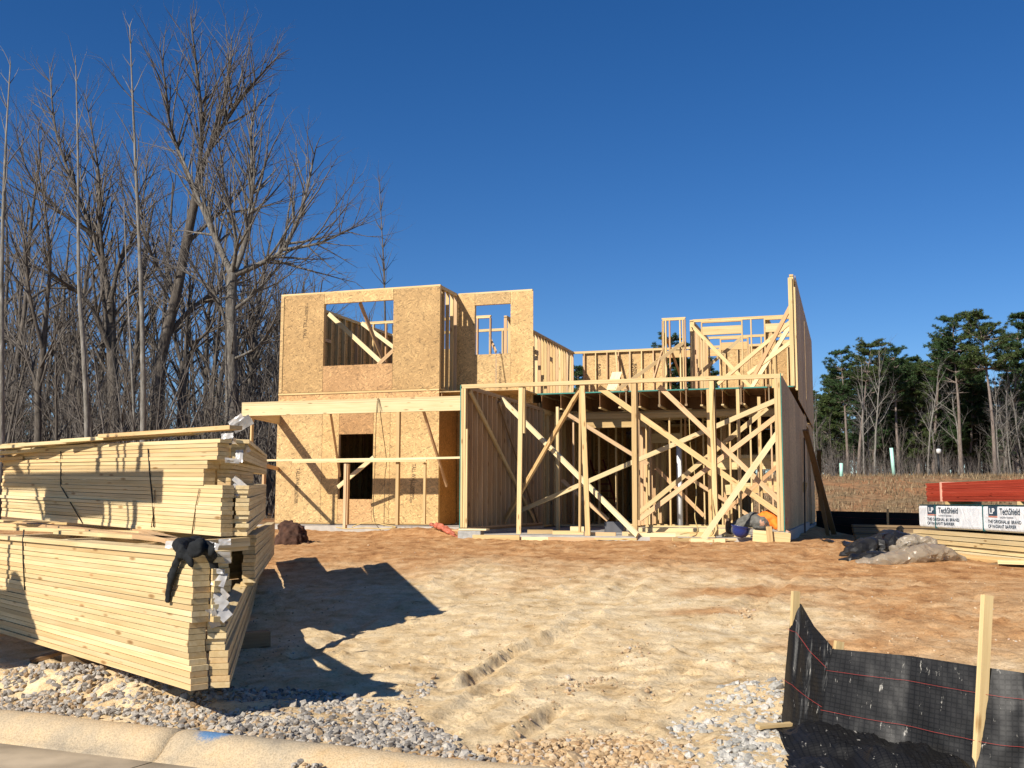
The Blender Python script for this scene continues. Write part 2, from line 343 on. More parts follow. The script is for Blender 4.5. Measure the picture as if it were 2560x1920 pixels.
jt = (w_z(425, 1835, .15)-K0).dot(KD)
road_parts = []
for (a, b) in ((-14, jt-.006), (jt+.006, 16)):
    n = max(2, int((b-a)/.12)); vs = []; fs = []
    for i in range(n+1):
        t = a+(b-a)*i/n
        for (s, z) in prof:
            p = K0+KD*t+KN*s; wob = .008*noise.noise(Vector((t*1.3, s*4, 3)))+.003*noise.noise(Vector((t*14, s*20, 3)))
            vs.append((p.x+KN.x*wob, p.y+KN.y*wob, z+(wob if z > 0 else 0)))
    k = len(prof)
    for i in range(n):
        for j in range(k-1): fs.append((i*k+j, (i+1)*k+j, (i+1)*k+j+1, i*k+j+1))
    fs += [tuple(range(k)), tuple(n*k+j for j in range(k))[::-1]]
    tag(link('kerb', mesh('kerb', vs, fs, True), KM), 'rolled concrete kerb along the street', None, None, 'structure')
A = K0+KD*-60+KN*-.94; B = K0+KD*60+KN*-.94; C_ = B-KN*14; D_ = A-KN*14
GUT = plain('gutter_concrete', (.36, .29, .20), .9, .38, 2.2, .5)
for (a, b) in ((-14, jt-.006), (jt+.006, 16)):
    q = [K0+KD*a+KN*-.322, K0+KD*b+KN*-.322, K0+KD*b+KN*-.95, K0+KD*a+KN*-.95]
    tag(link('gutter', mesh('gutter', [(*q[0].xy, .013), (*q[1].xy, .013), (*q[2].xy, .030), (*q[3].xy, .030)], [(0, 3, 2, 1)]), GUT), 'dirty concrete gutter pan before the kerb', None, None, 'structure')
ROADM = plain('asphalt', (.07, .068, .065), .9, .25, 30., .4)
tag(link('road', mesh('road', [(*A.xy, .01), (*B.xy, .01), (*C_.xy, .01), (*D_.xy, .01)], [(0, 3, 2, 1)]), ROADM), 'asphalt street in front of the lot', None, None, 'structure')
# ------------------------------------------------------------------ gravel
def stones(name, spots, m, label, seed):
    r = random.Random(seed); base = bmesh.new(); bmesh.ops.create_icosphere(base, subdivisions=1, radius=1); 
    bv = [v.co.copy() for v in base.verts]; bf = [tuple(v.index for v in f.verts) for f in base.faces]; base.free()
    vs = []; fs = []
    for (x, y, z, s) in spots:
        sx, sy, sz = s*r.uniform(.7, 1.4), s*r.uniform(.6, 1.1), s*r.uniform(.45, .9)
        rot = Matrix.Rotation(r.uniform(0, 6.28), 3, 'Z') @ Matrix.Rotation(r.uniform(-.6, .6), 3, 'X') @ Matrix.Rotation(r.uniform(-.6, .6), 3, 'Y')
        o = len(vs)
        for v in bv:
            q = Vector((v.x*sx, v.y*sy, v.z*sz))*r.uniform(.68, 1.18); q = rot @ q; vs.append((x+q.x, y+q.y, z+q.z))
        fs += [tuple(i+o for i in f) for f in bf]
    return tag(link(name, mesh(name, vs, fs), m), label, None, None, 'stuff')
CLOD = stone_mat('soil_clod', [(0, (.34, .22, .12)), (.4, (.50, .36, .21)), (.85, (.60, .46, .29)), (.93, (.5, .48, .44)), (1, (.42, .24, .12))])
def scatter(n, poly_px, z, smin, smax, seed, dens=None):
    """stones inside a patch of ground given by its outline"""
    r = random.Random(seed); P = [wz2(x, y, z) for x, y in poly_px]; xs_ = [p[0] for p in P]; ys_ = [p[1] for p in P]; out = []; tries = 0
    while len(out) < n and tries < n*12:
        tries += 1; x = r.uniform(min(xs_), max(xs_)); y = r.uniform(min(ys_), max(ys_)); ins = False; j = len(P)-1
        for i in range(len(P)):
            if (P[i][1] > y) != (P[j][1] > y) and x < (P[j][0]-P[i][0])*(y-P[i][1])/(P[j][1]-P[i][1])+P[i][0]: ins = not ins
            j = i
        if not ins: continue
        if noise.noise(Vector((x*2.3, y*2.3, seed)))+.55 < r.random()*.45: continue
        s = r.uniform(smin, smax)*(1.5 if r.random() < .06 else 1); s *= .6 if r.random() < .3 else 1
        out.append((x, y, max(gz(x, y, False), .02 if kerb_s(x, y) < -.3 else -9)+s*.15+r.uniform(-.004, .008), s))
    return out
g1 = scatter(1500, [(0, 1672), (130, 1695), (330, 1730), (420, 1752), (400, 1790), (600, 1798), (1050, 1862), (1180, 1880), (1130, 1845), (985, 1790), (870, 1740), (700, 1728), (560, 1790), (0, 1772), (-200, 1745), (-200, 1640)], .16, .017, .032, 3)
g1 += scatter(1900, [(350, 1795), (640, 1740), (780, 1735), (1000, 1770), (1150, 1850), (1190, 1885), (900, 1850), (560, 1812)], .15, .017, .032, 5)
g1 += scatter(300, [(960, 1760), (1090, 1690), (1085, 1720), (1010, 1790)], .2, .015, .026, 6)
g1 += scatter(900, [(0, 1672), (150, 1690), (380, 1740), (400, 1792), (0, 1766), (-300, 1730), (-300, 1650)], .16, .018, .032, 8)
g1 += scatter(1500, [(-150, 1700), (0, 1735), (420, 1775), (700, 1800), (1000, 1840), (1200, 1880), (1250, 1898), (600, 1834), (0, 1770), (-150, 1756)], .15, .016, .03, 21)
stones('gravel', g1, STN, 'loose grey crushed stone along the back of the kerb', 1)
g2 = scatter(900, [(1180, 1868), (1330, 1850), (1600, 1850), (1700, 1875), (1760, 1925), (1350, 1925)], .14, .017, .034, 9)
g2 += scatter(220, [(330, 1780), (560, 1770), (620, 1800), (480, 1810)], .15, .015, .028, 10)
stones('clay_stained_gravel', g2, STO, 'clay stained tan crushed stone along the kerb', 2)
g3 = scatter(650, [(1620, 1850), (1720, 1790), (1800, 1740), (1950, 1750), (1990, 1800), (1960, 1840), (1800, 1900), (1700, 1880)], .18, .02, .036, 11)
g3 += scatter(750, [(1780, 1850), (1860, 1830), (1990, 1850), (2060, 1900), (2060, 1960), (1780, 1960), (1800, 1900)], .16, .016, .034, 12)
stones('white_rubble', g3, STW, 'pale white rubble spread beside the black silt fence', 3)
g4 = []
rr = random.Random(4)
for i in range(330):
    t = rr.random(); px = 500+300*t; py = 1884+ (40*t) + rr.gauss(0, 3+8*t); p = w_z(px, py, .02); g4.append((p.x, p.y, .03+rr.uniform(0, .05)*t+.02, rr.uniform(.012, .03)))
for (px, py) in ((345, 1875), (362, 1873), (392, 1885), (470, 1890), (300, 1868), (318, 1872)): p = w_z(px, py, .02); g4.append((p.x, p.y, .035, .028))
stones('spilled_gravel', g4, STN, 'grey stones spilled onto the concrete gutter', 4)
pebb = []
for i in range(5200):
    px = rr.uniform(350, 2560); py = 1345+abs(rr.gauss(0, 1))*150+rr.random()*380
    if py > 1880: continue
    p = w_z(px, py, .5)
    if noise.noise(Vector((p.x*1.6, p.y*1.6, 4)))+.1 < rr.random()*.5-.1: continue
    if kerb_s(p.x, p.y) > .2: pebb.append((p.x, p.y, gz(p.x, p.y)+.002, rr.uniform(.005, .016)*(1.9 if rr.random() < .05 else 1)))
for (cx, cy, n) in ((1860, 1545, 26), (1575, 1602, 18), (1430, 1655, 22), (1480, 1640, 14)):
    for i in range(n): p = w_z(cx+rr.gauss(0, 16), cy+rr.gauss(0, 6), .4); pebb.append((p.x, p.y, gz(p.x, p.y)+.005, rr.uniform(.012, .028)))
stones('clods', pebb, CLOD, 'small clods and pebbles strewn over the sandy soil', 5)

V = []; rg = random.Random(77)
for i in range(26000):
    px = rg.uniform(-200, 2700); d = rg.uniform(45, 69); p = at_depth(px, 1254, d)
    if noise.noise(Vector((p.x*.25, p.y*.25, 2))) < -.15 and rg.random() < .8: continue
    z = gz(p.x, p.y, False); a = rg.uniform(0, 6.28); h = rg.uniform(.08, .3); w_ = .035; c, s_ = math.cos(a)*w_, math.sin(a)*w_
    V += [(p.x-c, p.y-s_, z-.02), (p.x+c, p.y+s_, z-.02), (p.x+rg.uniform(-.1, .1), p.y+rg.uniform(-.1, .1), z+h)]
GRS = stone_mat('dry_grass', [(0, (.10, .07, .04)), (.5, (.22, .155, .085)), (1, (.36, .27, .16))])
tag(link('dry_grass', mesh('dry_grass', V, [(3*i, 3*i+1, 3*i+2) for i in range(len(V)//3)]), GRS), 'dry brown grass growing over the far bank', None, None, 'stuff')

# ================================================================== HOUSE
house = empty('unfinished_house', H(0, 5, .97), 'two storey timber framed house going up, partly sheathed in strand board', 'house')
ZT, ZD = 6.85, 4.25; SD = .089; PL = .038
def stud(p, u, v, z0, z1, along, m=None, name='stud', w=None):
    # 'along' is the wall direction; broad face is across the wall
    lean = rnd.uniform(-.004, .004)
    wd = dV if along == 'u' else dU
    return board(name, p, H(u+(lean if along == 'u' else 0), v, z0), H(u, v, z1), w or SD, PL, wd, m or (LUM if rnd.random() < .6 else LUM2))
def wall(along, fixed, a0, a1, z0, z1, sp=.406, openings=(), skip=(), extra=(), bottom=True, name='stud_wall', m=None):
    """open stud wall: the part is its double top plate, sub-parts the rest"""
    def P(a, z, d=0): return H(a, fixed+d, z) if along == 'u' else H(fixed+d, a, z)
    wd = dV if along == 'u' else dU
    top = board(name, house, P(a0, z1-PL/2), P(a1, z1-PL/2), SD, PL, wd, m)
    board('top_plate', top, P(a0+.02, z1-PL*1.5-.001), P(a1-.02, z1-PL*1.5-.001), SD, PL, wd, m)
    if bottom: board('bottom_plate', top, P(a0, z0+PL/2), P(a1, z0+PL/2), SD, PL, wd, m)
    zl, zh = z0+PL, z1-2*PL-.002
    pos = []; a = a0+PL/2
    while a < a1-PL: pos.append(a); a += sp
    pos += [a1-PL/2]+list(extra)
    def one(a, zl=zl, zh=zh, nm='stud'):
        if along == 'u': stud(top, a, fixed, zl, zh, 'u', m, nm)
        else: stud(top, fixed, a, zl, zh, 'v', m, nm)
    for a in pos:
        if any(abs(a-s) < .1 for s in skip): continue
        hit = [o for o in openings if o[0]-.03 < a < o[1]+.03]
        if not hit: one(a)
        else:
            o = hit[0]
            if o[2] > z0+.1: one(a, zl, o[2]-PL, 'cripple_stud')
    for (b0, b1, lo, hi) in openings:
        one(b0-PL/2-.001); one(b1+PL/2+.001)
        hh = min(.24, zh-hi)
        board('header', top, P(b0, hi+hh/2), P(b1, hi+hh/2), hh, SD-.01, dZ, LUM)
        if zh-hi-hh > .05: board('top_plate', top, P(b0, zh-PL/2), P(b1, zh-PL/2), SD, PL, wd, m)
        if lo > z0+.1: board('sill', top, P(b0, lo-PL/2), P(b1, lo-PL/2), SD, PL, wd, m)
    return top
def osb_u(parent, u0, u1, z0, z1, v, m=None, name='sheathing_panel'):   # panel facing the street; front face at v
    return box_h(name, parent, u0+.004, u1-.004, v, v+.011, z0, z1, m or OSB, 'u')
def osb_v(parent, v0, v1, z0, z1, u, m=None, name='sheathing_panel'):
    return box_h(name, parent, u-.0055, u+.0055, v0+.002, v1-.002, z0, z1, m or OSB, 'v')
# ---- slab
slab_top = .97
slab = box_h('slab', house, -.02, 6.12, -.06, 16.3, .70, slab_top, CONC)
box_h('slab', house, -6.62, -.03, 2.9, 16.3, .66, 1.03, CONC)
# ---- upper facade (v = 4.2)
VF = 4.2
def uf(x, v=VF): return on_v(x, 850, v)[0]
def zf(x, y, v=VF): return on_v(x, y, v)[2]
u0, u1 = -6.54, -2.16
w0, w1 = uf(809), uf(982); zh_, zl_ = zf(890, 755), zf(890, 912)
fw = wall('u', VF+.011+SD/2, u0, u1, ZD+.03, ZT, openings=[(w0, w1, zl_, zh_)], name='front_wall')
osb_u(fw, u0, uf(708), 4.31, ZT-.055, VF); osb_u(fw, uf(709), w0, 4.31, ZT-.045, VF-.001); osb_u(fw, w1, u1+.005, 4.31, ZT-.045, VF)
osb_u(fw, w0, w1, zh_, ZT-.045, VF, OSB); osb_u(fw, w0, w1, 4.31, zl_, VF, OSB2)
board('band_board', fw, H(u0, VF+.0, 4.275), H(u1, VF+.0, 4.275), .04, .03, dZ, LUM)
# ---- lower facade
l0, l1 = on_v(846, 1150, VF)[0], on_v(932, 1150, VF)[0]; lh, ll = on_v(890, 1085, VF)[2], on_v(890, 1248, VF)[2]
lf = wall('u', VF+.011+SD/2, u0, u1, 1.05, 3.86, openings=[(l0, l1, ll, lh)], name='front_wall')
s1 = on_v(804, 1150, VF)[0]; s2 = on_v(974, 1150, VF)[0]
for a, b, za, zb, mm in ((u0-.01, s1, 1.07, 4.0, OSB), (s1, l0, 1.07, 4.0, OSB), (l1, s2, 1.07, 4.0, OSB), (s2, u1+.01, 1.07, 4.0, OSB), (l0, l1, lh, 4.0, OSB2), (l0, l1, 1.07, ll, OSB2)):
    osb_u(lf, a, b, za, zb, VF, mm)
osb_u(lf, u0, u1, 4.005, 4.245, VF+.004, OSB2, 'rim_board')
# nails on the sheathing: small dark heads in rows
nv = []; nf = []
def nails(u0, u1, z0, z1, v):
    n = max(1, round((u1-u0)/.4))
    for i in range(n+1):
        uu = u0+.03+(u1-u0-.06)*i/n; zz = z0+.05
        while zz < z1-.03:
            if rnd.random() < .75:
                c = H(uu+rnd.uniform(-.01, .01), v-.0035, zz+rnd.uniform(-.02, .02)); o = len(nv); s = .008
                nv.extend([c-dU*s-dZ*s, c+dU*s-dZ*s, c+dU*s+dZ*s, c-dU*s+dZ*s]); nf.append((o, o+1, o+2, o+3))
            zz += .3
for a in ((uf(709), w0, 4.31, 6.8), (w1, u1, 4.31, 6.8)): nails(*a, VF)
for a in ((u0, s1, 1.07, 4), (s1, l0, 1.07, 4), (l1, s2, 1.07, 4), (s2, u1, 1.07, 4)): nails(*a, VF)
link('nail_heads', mesh('nail_heads', nv, nf), INK, fw)
# ---- recess wall (v = 5.4)
VR = 5.4; r0, r1 = -2.15, -.19
rw0, rw1 = on_v(1187, 820, VR)[0], on_v(1276, 820, VR)[0]; rh, rl = 6.52, 5.26
rw = wall('u', VR+.011+SD/2, r0, r1, ZD, ZT, openings=[(rw0, rw1, rl, rh)], name='front_wall')
osb_u(rw, r0-.12, rw0, 4.0, ZT-.03, VR); osb_u(rw, rw1, r1+.03, 3.96, ZT-.05, VR); osb_u(rw, rw0, rw1, rh, ZT-.04, VR, OSB)
um = on_v(1240, 900, VR)[0]
osb_u(rw, rw0, um, 4.0, rl, VR); osb_u(rw, um, rw1, 3.96, rl, VR)
rlw = wall('u', VR+.011+SD/2, r0, -.05, 1.05, 3.85, name='front_wall')
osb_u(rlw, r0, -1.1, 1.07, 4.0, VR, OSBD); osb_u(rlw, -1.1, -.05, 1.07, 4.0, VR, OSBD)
# ---- return wall (u = -2.16): upper open studs, lower sheathed
ret = wall('v', u1-SD/2-.012, VF+.012, VR, ZD+.03, ZT-.003, sp=.3, name='side_wall')
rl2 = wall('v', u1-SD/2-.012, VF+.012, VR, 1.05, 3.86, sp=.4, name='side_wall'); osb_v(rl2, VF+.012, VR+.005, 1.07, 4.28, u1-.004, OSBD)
board('batten', rl2, H(-1.98, 5.36, 1.6), H(-1.98, 5.36, 3.7), .05, .03, dU, LDK)
# ---- left outer wall
for (za, zb) in ((1.05, 3.86), (ZD, ZT-.002)):
    lw = wall('v', u0+SD/2+.012, VF+.11, 10.8, za, zb, name='side_wall')
    osb_v(lw, VF+.012, 7.0, za-(.0 if za < 2 else .25), zb-.02, u0+.004); osb_v(lw, 7.0, 10.8, za-(.0 if za < 2 else .25), zb-.02, u0+.004)
wall('u', 8.56, u0+.1, u1-.2, ZD, ZT-.003, openings=[(-5.2, -4.3, ZD+.04, 6.3)], name='partition')
wall('u', 8.9, u0+.1, u1-.1, 1.05, 3.85, openings=[(-4.2, -3.2, 1.1, 3.1)], name='partition')
bl = wall('u', 10.8, u0+.1, u1-.1, ZD, ZT-.003, name='partition'); osb_u(bl, u0, -4.4, ZD, 6.3, 10.86)
bl2 = wall('u', 10.8, u0+.1, u1-.1, 1.05, 3.85, name='partition'); osb_u(bl2, u0, u1, 1.05, 3.85, 10.86)
# short blocking in the left room
for k in range(5): board('blocking', lw, H(u0+.10, 4.75+k*.4, 6.0), H(u0+.10, 4.75+k*.4+.36, 6.0), .089, .038, dZ, LUM2)
# ---- long inner wall u = -2.0
lgw = wall('v', -2.0, 8.75, 16.25, ZD, ZT, sp=.34, name='side_wall')
board('brace', lgw, H(-1.93, *on_u(1423, 880, -1.93)[1:]), H(-1.9, 15.2, 4.3), .089, .038, dZ, LUM)
for vv in (11.6, 13.2): board('blocking', lgw, H(-1.97, vv, 6.2), H(-1.97, vv+.3, 6.2), .14, .038, dZ, LUM)
# ---- back wall v = 16.3
bw = wall('u', 16.3, -2.0, 6.05, ZD, ZT, openings=[(1.28, 3.1, 5.0, 6.5)], skip=(-1.9,), name='back_wall')
for (a, b) in ((-1.66, .0), (.0, 1.27), (3.12, 4.6), (4.6, 6.05)): osb_u(bw, a, b, ZD-.2, 6.8, 16.36)
osb_u(bw, 1.27, 3.12, ZD, 4.98, 16.36)
bw2 = wall('u', 16.3, -6.4, 6.05, 1.0, 3.85, openings=[(1.1, 1.75, 1.1, 3.2), (4.0, 5.9, 1.1, 3.0)], name='back_wall')
for (a, b) in ((-6.5, -3.5), (-3.5, -1.), (-1., 1.08), (1.77, 3.98), (5.92, 6.05)): osb_u(bw2, a, b, 1.0, 4.0, 16.36)
osb_u(bw2, 1.08, 1.77, 3.2, 4.0, 16.36); osb_u(bw2, 3.98, 5.92, 3.0, 4.0, 16.36)
board('brace', bw, H(on_v(1539, 881, 16.1)[0], 16.1, on_v(1539, 881, 16.1)[2]), H(-.1, 15.2, 4.4), .089, .038, dZ, LUM)
# ---- middle wall with headers (v = 11)
mw_ = wall('u', 11.0, 2.98, 6.0, ZD, ZT, openings=[(3.25, 4.35, ZD+.04, 6.38), (5.02, 5.95, ZD+.04, 6.38)], name='partition')
nf_ = wall('u', 10.52, 2.16, 2.84, ZD, ZT, sp=.5, extra=(2.2, 2.27, 2.38, 2.76), name='partition')
wall('v', 2.93, 11.0, 14.4, ZD, ZT-.003, sp=.3, name='partition')
wall('u', 14.3, 3.0, 6.0, ZD, ZT, openings=[(3.4, 4.2, ZD+.04, 6.4), (4.9, 5.7, ZD+.04, 6.4)], name='partition')
wall('v', 5.05, 11.1, 14.2, ZD, ZT-.003, sp=.33, name='partition')
# ---- tall right wall
tw0 = 5.62
tw = wall('v', 6.02, tw0, 16.2, ZD-.02, ZT+.003, name='side_wall', m=LUM)
for (a, b) in ((tw0+.1, 8.0), (8.0, 10.3), (10.45, 13.0), (13.0, 16.2)): osb_v(tw, a, b, 3.95, 6.84, 6.10)
board('corner_stud', tw, H(5.99, tw0-.03, ZD+.0), H(5.99, tw0-.03, ZT-.08), .089, .05, dU, LUM); board('corner_stud', tw, H(6.07, tw0+.03, ZD-.1), H(6.07, tw0+.03, ZT-.3), .06, .05, dU, LUM)
# ---- garage walls
gl = wall('v', .05, .09, 5.35, 1.07, 3.87, sp=.3, name='side_wall', m=LUM2)
osb_v(gl, -.0, 2.4, .99, 3.86, -.002); osb_v(gl, 2.4, 5.35, .99, 3.86, -.002)
box_h('sheathing_edge', gl, -.012, .006, -.008, -.001, .99, 3.86, GREEN)
board('bottom_plate', gl, H(.05, -.03, 1.05), H(.05, 5.35, 1.05), .1, .038, dU, LDK)
box_h('footing', gl, .0, .14, .0, 5.3, .971, 1.028, CONC)
gr = wall('v', 6.0, .09, 9.6, 1.1, 3.87, sp=.406, name='side_wall')
for (a, b) in ((-.0, 2.44), (2.44, 4.9), (4.9, 7.3), (7.3, 9.7)): osb_v(gr, a, b, .98, 3.88, 6.055)
wall('v', 6.0, 9.7, 16.2, 1.0, 3.87, sp=.8, openings=[(11, 13.2, 1.1, 3.2)], name='side_wall')
osb_v(gr, 9.7, 11, .98, 3.95, 6.055); osb_v(gr, 13.2, 16.2, .98, 3.95, 6.055)
box_h('sheathing_edge', gr, 6.049, 6.063, -.008, -.001, .98, 3.88, GREEN)
box_h('footing', gr, 5.93, 6.12, .0, 9.6, .971, 1.09, CONC)
# front plate and posts of the garage
gp = board('garage_plate', house, H(0, .045, 3.87-PL/2), H(6.1, .045, 3.87-PL/2), SD, PL, dV, LUM)
board('top_plate', gp, H(0.02, .045, 3.87-PL*1.5), H(6.06, .045, 3.87-PL*1.5), SD, PL, dV, LUM)
def fpost(xt, xb, yb, name='post', w=.089, t=.089, v=.045, m=None):
    a = on_v(xt, 985, v); b = on_v(xb, yb, v)
    return board(name, gp, H(b[0], v, b[2]), H(a[0]+(a[0]-b[0])*.0, v, 3.79), w, t, dU, m or LUM)
fpost(1302.5, 1297, 1335, w=.085, t=.038); board('post', gp, H(on_v(1309, 980, .045)[0], .09, 2.9), H(on_v(1309, 980, .045)[0], .09, 3.79), .038, .089, dU, LUM)
fpost(1456, 1470, 1337, w=.09, t=.038); fpost(1451, 1449.5, 1330, w=.038, t=.07, v=.10)
fpost(1585, 1588, 1337, w=.09, t=.06); fpost(1592, 1597, 1300, w=.03, t=.08, v=.1)
fpost(1779, 1790, 1340, w=.085, t=.06); fpost(1786, 1794, 1300, w=.03, t=.089, v=.1, m=LDK)
for uu in (.02, .075): board('corner_post', gp, H(uu, .02, 1.1), H(uu, .02, 3.79), .045, .05, dU, LUM)
board('corner_post', gp, H(.115, .03, 1.1), H(.115, .03, 3.0), .04, .05, dU, LUM)
for uu, hh in ((5.965, 3.79), (6.02, 3.79)): board('corner_post', gp, H(uu, .02, 1.1), H(uu, .02, hh), .05, .05, dU, LUM)
board('blocking', gp, H(5.93, .045, 3.62), H(5.93, .045, 3.79), .05, .05, dU, LUM)
# long temporary diagonal braces in the garage opening
def br(a, b, w=.089, t=.038, m=None, wd=None, parent=None, name='brace'):
    return board(name, parent or gp, H(*a), H(*b), w, t, wd or dZ, m or LUM)
LIT = lumber('fresh_pale_pine', (.80, .68, .42), (.72, .57, .33), (.86, .76, .52))
br((.12, 2.15, 3.78), on_v(1594, 1338, -.12), .095, .045, LIT)
br(on_v(1449, 975, .14), on_u(1262, 1300, .12), .089, .05)
br((.13, .15, 3.75), on_u(1336, 1303, .13), .089, .038)
br((.13, 1.9, 3.7), on_u(1345, 1306, .3), .06, .038, LDK)
br(on_v(1497, 968, .16), on_v(1957, 1290, .16), .10, .038)
br(on_v(1648, 966, .22), on_v(1955, 1258, .22), .089, .038, LUM2)
br(on_v(1952, 996, .11), (.14, 2.6, 1.3), .089, .038, LIT)
br(on_v(1952, 1034, .30), on_v(1600, 1298, .8), .089, .045, LUM2)
br(on_v(1918, 1020, 1.4), on_v(1590, 1288, 1.4), .089, .038)
br(on_v(1949, 1076, .12), on_v(1757, 1347, -.22), .10, .038, LIT)
# ---- floor structure under the upper deck
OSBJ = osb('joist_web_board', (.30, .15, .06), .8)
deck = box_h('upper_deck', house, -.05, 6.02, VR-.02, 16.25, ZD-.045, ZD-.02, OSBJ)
box_h('upper_deck', house, u0+.02, -.06, VF+.02, 16.25, ZD-.045, ZD-.02, OSB)
box_h('deck_edge', deck, -.05, 6.02, VR-.027, VR-.021, ZD-.048, ZD-.018, GREEN)
for k in range(13):
    uu = .05+k*.485
    if uu > 5.98: continue
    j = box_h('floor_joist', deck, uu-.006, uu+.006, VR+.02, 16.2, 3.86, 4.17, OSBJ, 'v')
    box_h('flange', j, uu-.03, uu+.03, VR+.02, 16.2, 4.17, ZD-.047, LUM, 'v'); box_h('flange', j, uu-.03, uu+.03, VR+.02, 16.2, 3.825, 3.86, LUM, 'v')
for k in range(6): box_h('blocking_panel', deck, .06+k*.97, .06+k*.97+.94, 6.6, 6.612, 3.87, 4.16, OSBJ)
for k in range(9): box_h('floor_joist', deck, u0+.5+k*.49, u0+.512+k*.49, VF+.05, 10.8, 3.87, 4.2, OSB2, 'v')
beamw = wall('u', VR+.85, .14, 5.93, 1.0, 3.815, sp=.48, openings=[(.9, 2.45, 1.0, 3.42)], skip=(1.58, 3.5), name='partition')
for (a, b) in ((.3, .75), (1.9, 2.3), (3.3, 3.6)): board('loose_block', beamw, H(a, VR+.78, 3.80), H(b, VR+.78, 3.83), .09, .03, dV, LUM)
board('header', beamw, H(.15, VR+.77, 3.70), H(5.9, VR+.77, 3.70), .13, .035, dZ, LUM)
for px in (1565, 1648, 1715, 1852, 1922):
    a = on_v(px, 975, VR-.04)[0]
    s = board('metal_strap', deck, H(a, VR-.04, 3.85), H(a, VR-.04, ZD+.0), .03, .012, dU, LDK); board('strap_end', s, H(a, VR-.045, 3.83), H(a, VR-.045, 3.88), .06, .03, dU, LDK); board('strap_end', s, H(a, VR-.05, ZD-.03), H(a, VR-.05, ZD+.02), .08, .03, dU, LDK)
# loose studs in the middle of the garage (tall single posts)
for (px, yb, v) in ((1781, 1325, .9), (1852, 1322, 1.0), (1905, 1316, 2.6), (1399, 1312, 3.6)):
    a = on_v(px-(4 if px < 1850 else 0), yb, v); board('post', gp, H(a[0], v, slab_top), H(a[0], v, 3.72), .06, .089, dU, LUM)
wall('u', 7.6, .5, 5.9, 1.0, 3.8, sp=.45, openings=[(2.2, 3.1, 1.0, 3.1)], name='partition')
wall('u', 12.2, .1, 5.9, 1.0, 3.8, sp=.42, name='partition')
wall('v', 2.3, 5.6, 12, 1.0, 3.8, sp=.42, name='partition'); wall('v', 4.1, 8.4, 16, 1.0, 3.8, sp=.42, name='partition')
wall('v', .05, 5.5, 16.1, 1.0, 3.82, sp=.4, name='side_wall')
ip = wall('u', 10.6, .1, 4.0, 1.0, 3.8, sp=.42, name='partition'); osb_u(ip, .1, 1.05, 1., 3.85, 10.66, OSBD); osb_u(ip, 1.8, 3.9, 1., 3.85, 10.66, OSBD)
osb_v(gl, 5.36, 9, 1., 4.0, -.002); osb_v(gl, 9, 16, 1., 4., -.002)
for k, (x0, y0, x1, y1, v) in enumerate(((1410, 1030, 1620, 1160, 5.2), (1405, 1200, 1520, 1305, 4.5), (1640, 1170, 1760, 1290, 6.8), (1700, 1180, 1890, 1320, 7.4), (1950, 1160, 1800, 1290, 6.0))):
    br(on_v(x0, y0, v), on_v(x1, min(y1, 1300), v), .089, .038, LUM2)
for k in range(4): br((4.2+.5*k, 7.6, 1.9+.05*k), (4.8+.45*k, 7.6, 1.95), .25, .04, LUM, name='stair_tread')
br((3.95, 7.5, 2.55), (6.0, 7.5, 2.55), .28, .05, LUM, name='landing_header'); br((3.95, 7.4, 2.72), (6.0, 7.4, 2.72), .04, .089, LIT, dV, name='landing_plate')
# ---- braces on the upper floor
def onz(x, y): a = on_z(x, y, ZD); return a
br(on_v(1728, 812, 10.9), (5.0, 9.9, 4.35), .10, .038, parent=mw_)
br((5.95, 8.6, 6.35), (4.55, 9.2, 4.3), .11, .038, LIT, parent=tw)
a = on_u(1977, 765, 5.94); br(a, on_v(1884, 942, a[1]+.4), .10, .038, LUM2, parent=tw)
a = on_u(1982, 800, 5.94); br(a, on_v(1795, 960, a[1]+1.), .10, .038, LIT, parent=tw)
a = on_u(1984, 850, 5.94); br(a, on_v(1870, 935, a[1]+.6), .10, .038, LIT, parent=tw)
br(on_v(1856, 843, 12.2), on_v(1735, 945, 11.6), .10, .038, LIT, parent=mw_)
br(on_v(1706, 858, 10.45), on_v(1530, 985, 9.2), .10, .038, LIT, parent=nf_)
br(on_v(1669, 850, 10.6), on_v(1703, 945, 12.4), .10, .038, LUM2, parent=nf_)
br(on_v(1655, 880, 10.3), on_v(1633, 955, 9.4), .089, .038, LUM2, parent=nf_)
br(on_v(822, 785, 5.2), on_v(955, 908, 4.9), .11, .038, LIT, parent=fw)
br(on_v(900, 757, 4.4), on_v(962, 912, 5.6), .11, .038, LUM2, parent=fw)
br(on_v(905, 808, 8.3), on_v(1000, 880, 8.0), .11, .038, LIT, parent=fw)
br(on_v(945, 912, 4.8), on_v(990, 870, 4.8), .09, .038, LUM2, parent=fw)
br(on_v(1240, 880, 9.0), on_v(1225, 845, 9.6), .09, .038, LUM2, parent=rw)
b2 = wall('u', 10.5, -1.95, on_v(1306, 830, 10.5)[0], ZD, ZT-.0, openings=[(-1.85, on_v(1306, 830, 10.5)[0]-.05, ZD+.04, 6.45)], name='partition')
